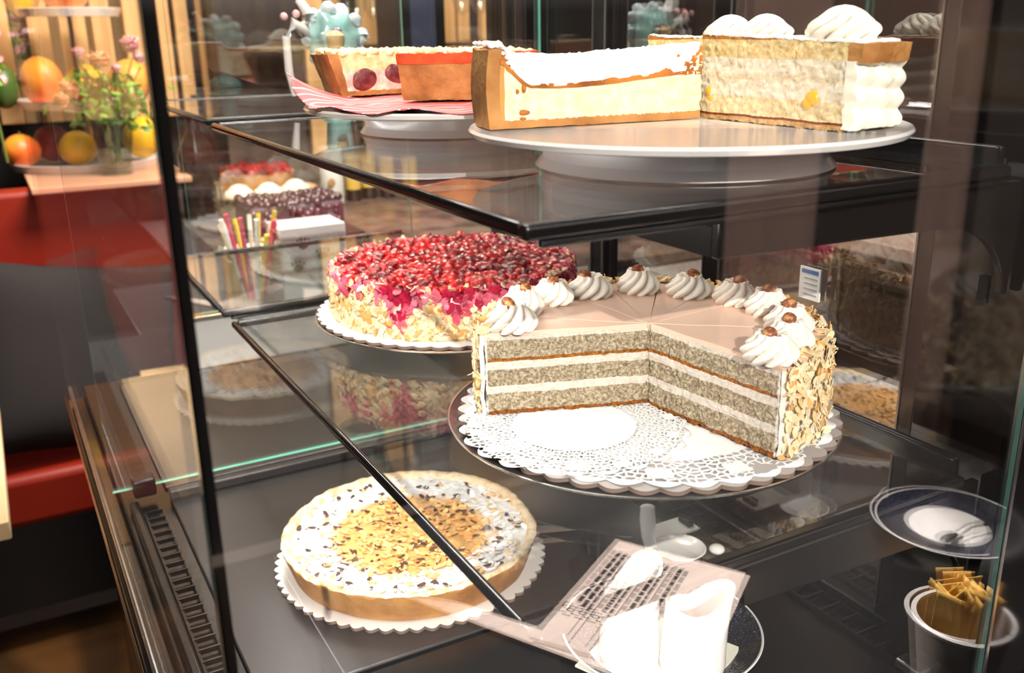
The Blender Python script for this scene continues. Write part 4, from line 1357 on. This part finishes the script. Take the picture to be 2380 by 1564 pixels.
fruit('mango', 'orange mango at the left of the middle tier', 'orange', (0.52, 9.25, -0.33), 0.18, (.9, 1, 1.15))
fruit('mango', 'red flushed mango in front on the middle tier', 'orange', (0.86, 9.05, -0.40), 0.16, (1.3, 1, .8))
fruit('orange', 'orange at the right of the middle tier', plain('orange_peel', (244, 160, 60), 0.45, bump=(300, .3, .001)), (1.24, 9.3, -0.35), 0.185, (1, 1, 1))
fruit('lemon', 'yellow lemon at the back of the middle tier', 'lemon', (0.90, 9.62, -0.37), 0.17, (1.1, 1, 1))
fruit('avocado', 'dark green avocado at the left end of the middle tier', 'green_fruit', (0.22, 9.25, -0.36), 0.14, (.9, 1, 1.3))
fruit('grapefruit', 'orange grapefruit on the top tier', 'orange', (0.80, 9.3, 0.42), 0.2, (1, 1, 1))
fruit('lemon', 'yellow lemon on the top tier', 'lemon', (0.48, 9.5, 0.39), 0.15, (1, 1, 1.2))
# flowering plant at the far left edge
fp = thing('flower_spray', 'pink flower spray hanging at the far left edge', 'flowers', (0.10, 8.9, -0.9))
g = G(); g.tube([(0.05, 0, -0.05), (0.02, 0, 0.5), (-0.03, 0, 1.05)], 0.012, 6); g.build('stem', 'stem', parent=fp)
g = G()
for k in range(120):
    p = Vector((random.gauss(-0.02, 0.09), random.gauss(0, 0.08), random.uniform(0.55, 1.12)))
    g.mi = 0 if random.random() < 0.6 else 1
    g.flake(p, 0.03, 0.035, 0.004, rquat(), 0.3)
g.build('blossoms', ['petal_pink', 'leaf'], parent=fp, flat=True, stuff=True)

# ================================================================== KITCHEN BEHIND THE CASE
kc = thing('kitchen_counter', 'dark kitchen counter with brown stone top behind the case', 'counter', (0, 0, -4.5))
g = G(); g.box(1.05, 6.0, 5.15, 6.9, 2.94, 3.02); g.box(1.36, 6.0, 6.9, 10.1, 2.94, 3.02); g.build('worktop', 'stone', parent=kc, bevel=0.01)
g = G(); g.box(1.1, 6.0, 5.22, 6.85, 0.2, 2.94); g.box(1.4, 6.0, 6.85, 10.05, 0.2, 2.94); g.build('base_cabinet', plain('grey_front', (168, 158, 150), 0.5), parent=kc)
g = G(); g.box(1.15, 6.0, 5.3, 6.8, 0, 0.2); g.box(1.45, 6.0, 6.8, 10.0, 0, 0.2); g.build('plinth', 'black_satin', parent=kc)
KZ = -1.478
g = G(); g.box(-1.1, 1.5, -0.03, 0.03, 0, 0.75)
tag(g.build('splashback', plain('grey_brown_stone_panel', (128, 112, 98), 0.4, vary=((84, 72, 64), 10, .35, .65)), loc=(3.3, 10.06, KZ)), 'brown stone splashback at the back of the kitchen counter', 'splashback')
# tall dark cupboard and glass door unit
g = G(); g.box(-0.42, 0.42, -0.2, 0.2, 0, 3.4); cab = g.build('tall_cupboard', 'cabinet', loc=(2.5, 9.85, -0.55), bevel=0.01)
tag(cab, 'dark brown cupboard beside the oak slats over the counter', 'cupboard')
ref = thing('drinks_cooler', 'black drinks cooler with a glass door over the counter', 'cooler', (3.74, 8.5, KZ))
g = G(); g.box(-0.24, 0.24, 0.0, 0.55, 0, 2.7); g.build('housing', 'black_satin', parent=ref, bevel=0.01)
g = G(); g.box(-0.12, 0.13, -0.02, 0, 0.3, 2.6); g.build('door_pane', plain('cooler_pane', (44, 48, 62), 0.08), parent=ref)
# stir sticks in a glass, boxes
jar = thing('stick_jar', 'clear glass jar of wooden stirrers behind the end panel', 'jar', (1.06 + 0.17, 5.34, KZ))
g = G(); g.lathe([(0, 0.02), (0.15, 0.02), (0.16, 0.0), (0.17, 0.0), (0.175, 0.36), (0.165, 0.36), (0.155, 0.04), (0, 0.04)], 40); g.build('vessel', 'glass_clear', parent=jar)
cols = [plain('stick_%s' % n, c, 0.6) for n, c in (('wood', (240, 214, 168)), ('white', (244, 240, 234)), ('pink', (232, 70, 110)), ('yellow', (240, 206, 60)))]
for i in range(14):
    g = G(); a = i * 2.4; q = 0.09
    g.tube([(q * .5 * cos(a), q * .5 * sin(a), 0.05), (q * 1.7 * cos(a), q * 1.7 * sin(a), random.uniform(0.42, 0.56))], 0.014, 6)
    tag(g.build('stir_stick', cols[random.choice((0, 0, 1, 1, 2, 3))], loc=(1.06 + 0.17, 5.34, KZ)), 'thin stirrer standing in the glass jar behind the end panel', 'stirrer', 'stirrers in the glass jar')
wb = thing('wooden_box', 'small pale wooden box beside the glass jar', 'box', (1.28, 5.68, KZ))
g = G(); g.box(-0.13, 0.13, -0.1, 0.1, 0, 0.22); g.build('body', 'pale_wood', parent=wb, bevel=0.01)
g = G(); g.box(-0.12, 0.12, -0.09, 0.09, 0.22, 0.28); g.build('tissue', 'white_paint', parent=wb, bevel=0.02)
dg = thing('donation_box', 'clear box with dark paw prints beside the wooden box', 'box', (1.58, 5.42, KZ))
g = G(); g.box(-0.2, 0.2, -0.14, 0.14, 0, 0.44); g.build('body', plain('frosted_box', (222, 220, 222), 0.25), parent=dg, bevel=0.01)
for px, pz in ((-0.1, 0.2), (0.05, 0.26), (0.14, 0.15), (-0.06, 0.33)):
    g = G(); g.ico((0, 0, 0), 1, 2, (0.03, 0.004, 0.024))
    for t in (-.034, -.012, .012, .034): g.ico((t, 0, 0.04 - abs(t) * .4), 1, 1, (0.009, 0.004, 0.013))
    o = g.build('paw_print', 'ink', parent=dg); o.location = Vector((px, -0.141, pz)) * U
tr = thing('serving_tray', 'wooden serving tray with a pale handle on the counter', 'serving tray', (1.98, 7.0, KZ))
g = G(); g.box(-0.42, 0.5, -0.1, 0.75, 0, 0.03); g.build('tray_base', 'cabinet', parent=tr)
g = G(); g.tube([(-0.3, -0.11, 0.05), (-0.24, -0.13, 0.075), (0.10, -0.13, 0.075), (0.16, -0.11, 0.05)], 0.022, 10); g.build('handle', 'pale_wood', parent=tr)
bc = thing('berry_cake', 'dark blueberry cake on the wooden tray behind the case', 'cake', (2.0, 7.36, KZ + 0.032))
g = G(); g.box(-0.34, 0.4, -0.25, 0.25, 0, 0.22); g.build('cake_body', plain('blueberry_sponge', (70, 40, 56), 0.5, bump=(60, .8, .004)), parent=bc, bevel=0.03)
g = G()
for i in range(170): g.ico((random.uniform(-.33, .39), random.uniform(-.25, .25), 0.225 + random.uniform(-.01, .02)), random.uniform(.022, .04), 2, amp=.1)
for i in range(60): g.ico((random.uniform(-.33, .39), -0.25, random.uniform(0.04, .22)), random.uniform(.02, .035), 2, amp=.1)
g.build('blueberries', 'dark_berry', parent=bc, stuff=True)
cd = thing('pastry_stand', 'low pastry stand with cream puffs and red fruit over the counter', 'cake stand', (2.27, 9.3, KZ))
g = G(); g.lathe([(0, 0.02), (0.52, 0.02), (0.58, 0.06), (0.57, 0.04), (0.5, 0.0), (0, 0)], 64); g.build('dish', 'pale_wood', parent=cd)
for i, (dx, dy) in enumerate(((-0.25, -0.3), (0.02, -0.34), (0.30, -0.26))):
    g = G(); rosette(g, 0.14, 0.15, 8, 1.2, .15, False)
    tag(g.build('cream_puff', 'whipped', loc=(2.27 + dx, 9.3 + dy, KZ + .022)), 'white cream puff at the front of the pastry stand', 'pastry', 'cream puffs on the pastry stand')
rt_ = thing('fruit_tart', 'red berry tart behind the cream puffs on the pastry stand', 'tart', (2.3, 9.42, KZ + 0.022))
g = G(); g.lathe([(0, 0), (0.34, 0), (0.37, 0.2), (0, 0.2)], 48); g.build('tart_base', 'crust', parent=rt_)
g = G()
for i in range(90):
    a = random.uniform(0, 6.3); q = .35 * sqrt(random.random())
    g.mi = i % 2
    g.ico((q * cos(a), q * sin(a), 0.22), random.uniform(.03, .05), 1, amp=.1)
g.build('red_berries', ['berry2', 'berry1'], parent=rt_, stuff=True)
def bottle(label, loc, r, h, mat, cap, lab=None):
    t = thing('bottle', label, 'bottle', loc)
    g = G(); g.lathe([(0, 0), (r, 0), (r, h * .55), (r * .9, h * .62), (r * .36, h * .78), (r * .34, h * .95), (0, h * .95)], 32); g.build('body', mat, parent=t)
    g = G(); g.lathe([(0, h * .93), (r * .42, h * .93), (r * .42, h), (0, h)], 24); g.build('cap', cap, parent=t)
    if lab:
        g = G(); g.lathe([(r * 1.01, h * .12), (r * 1.02, h * .12), (r * 1.02, h * .5), (r * 1.01, h * .5)], 32, close=True); g.build('paper_label', lab, parent=t)
    return t
bottle('dark brown bottle nearest the post behind the case', (1.56, 8.4, KZ), 0.15, 0.95, 'dark_bottle', 'steel')
bottle('dark brown bottle behind the first one beside the pastry stand', (1.72, 8.9, KZ), 0.13, 1.0, 'dark_bottle', 'steel')
can = thing('coconut_can', 'white carton with a coconut picture on the counter', 'carton', (2.75, 8.45, KZ))
g = G(); g.lathe([(0, 0), (0.10, 0), (0.105, 0.02), (0.105, 0.5), (0.1, 0.52), (0, 0.52)], 40); g.build('body', 'white_paint', parent=can)
g = G(); g.ico((0, 0, 0), 1, 2, (0.05, 0.006, 0.045)); o = g.build('coconut_print', plain('coconut_brown', (176, 130, 80), 0.6), parent=can); o.location = Vector((-0.03, -0.1, 0.2)) * U
g = G(); g.ico((0, 0, 0), 1, 2, (0.035, 0.006, 0.03)); o = g.build('leaf_print', 'leaf', parent=can); o.location = Vector((-0.05, -0.095, 0.40)) * U
for i, (x, y, h) in enumerate(((2.97, 8.5, 0.9), (3.14, 8.55, 0.9), (3.31, 8.5, 0.8), (3.46, 8.3, 0.8))):
    bottle(('syrup bottle with yellow label right beside the coconut carton', 'syrup bottle with yellow label second from the coconut carton',
            'shorter syrup bottle third from the coconut carton', 'shorter syrup bottle in front of the drinks cooler')[i], (x, y, KZ), 0.07, h, 'dark_bottle', 'black_satin', 'yellow_label')
# wine glasses standing over the counter
def wine_glass(x, y, z, s, label, grp):
    g = G()
    g.lathe([(0, 0), (0.09, 0), (0.09, 0.008), (0.012, 0.03), (0.010, 0.22), (0.05, 0.26), (0.092, 0.36), (0.085, 0.52), (0.080, 0.52), (0.086, 0.36), (0.045, 0.268), (0, 0.24)], 32)
    o = g.build('wine_glass', 'glass_clear', loc=(x, y, z)); o.scale = (s, s, s)
    return tag(o, label, 'wine glass', grp)
g = G(); g.box(-0.9, 2.0, -0.25, 0.25, 0, 0.03)
tag(g.build('wall_shelf', 'cabinet', loc=(3.1, 9.3, -0.12)), 'dark wall shelf carrying the wine glasses', 'shelf')
for i in range(5):
    wine_glass(4.55 + i * 0.17, 9.3 - 0.08 * (i % 2), -0.09, 1.15, 'clear wine glass right of the drinks cooler on the wall shelf', 'wine glasses right of the cooler')
for i in range(4):
    wine_glass(3.15 + i * 0.13, 9.3 - 0.08 * (i % 2), -0.09, 1.0, 'clear wine glass left of the drinks cooler on the wall shelf', 'wine glasses left of the cooler')

# ceramic figure on the far bay's upper shelf
cf = thing('ceramic_figurine', 'turquoise ruffled ceramic figurine on the far bay shelf', 'figurine', (1.325, 3.92, -0.28))
g = G()
g.ico((0, 0, 0.26), 1, 4, (0.118, 0.075, 0.120), amp=0.10, fq=1.0)
for v in g.bm.verts:
    a = atan2(v.co.z - 0.26, v.co.x)
    v.co.x *= 1 + 0.10 * sin(7 * a); v.co.z = 0.26 + (v.co.z - 0.26) * (1 + 0.10 * sin(7 * a + .6))
g.build('shell', 'turquoise', parent=cf)
g = G()
pts, rad = [], []
for k in range(60):
    a = radians(-30 + k * 3.6)
    q = 0.118 + 0.010 * sin(k * 0.75)
    pts.append((q * cos(a), 0.02 * sin(k * 0.5), 0.262 + q * sin(a))); rad.append(0.020 + 0.007 * sin(k * 0.75))
g.tube(pts, rad, 12)
g.build('ruffle', plain('pale_aqua_glaze', (226, 238, 242), 0.15, coat=.4), parent=cf)
g = G(); g.lathe([(0, 0), (0.10, 0), (0.09, 0.03), (0.05, 0.06), (0.06, 0.16), (0, 0.16)], 32); g.build('base', 'turquoise', parent=cf)
g = G(); g.lathe([(0.02, 0), (0.03, 0.10), (0.038, 0.15), (0.02, 0.17), (0, 0.17)], 20); o = g.build('cone', plain('ochre_glaze', (206, 172, 120), .3), parent=cf); o.location = Vector((-0.02, -0.085, 0.13)) * U
g = G(); g.ico((0, 0, 0), 1, 2, (0.024, 0.02, 0.012)); o = g.build('cone_top', 'purple', parent=cf); o.location = Vector((-0.012, -0.085, 0.30)) * U
g = G(); g.tube([(-0.13, 0, 0.42), (-0.10, -0.02, 0.36), (-0.12, -0.03, 0.30), (-0.17, -0.03, 0.33), (-0.20, -0.02, 0.28), (-0.20, -0.02, 0.15), (-0.185, -0.02, 0.05)],
                [0.018, 0.026, 0.030, 0.024, 0.016, 0.017, 0.012], 14); g.build('white_stalk', 'porcelain', parent=cf)
for dx, dz in ((-0.205, 0.355), (-0.155, 0.365)):
    g = G(); g.ico((0, 0, 0), 0.016, 2, amp=.1); o = g.build('pink_bud', 'petal_pink', parent=cf); o.location = Vector((dx, -0.03, dz)) * U

# back counter seen through the sliding doors
bk = thing('back_counter', 'dark brown staff counter behind the sliding doors', 'counter', (4.2, 1.2, -4.5))
g = G(); g.box(0, 1.2, -1.0, 3.4, 0.2, 3.3); g.build('carcass', 'cabinet', parent=bk)
for k in range(5):
    for z0, z1 in ((0.3, 1.3), (1.34, 2.3), (2.34, 3.24)):
        q = G(); q.box(-0.03, 0, -0.96 + k * 0.87, -0.96 + k * 0.87 + 0.84, z0, z1); d = q.build('drawer', plain('drawer_front', (54, 39, 33), 0.4), parent=bk, bevel=0.008)
        q = G(); q.box(-0.05, -0.03, -0.8 + k * 0.87, -0.3 + k * 0.87, z1 - 0.10, z1 - 0.07); q.build('drawer_handle', 'steel', parent=d)
g = G(); g.box(-0.04, 1.2, -1.0, 3.4, 3.3, 3.38); g.build('worktop', plain('taupe_top', (150, 128, 116), 0.4), parent=bk, bevel=0.008)
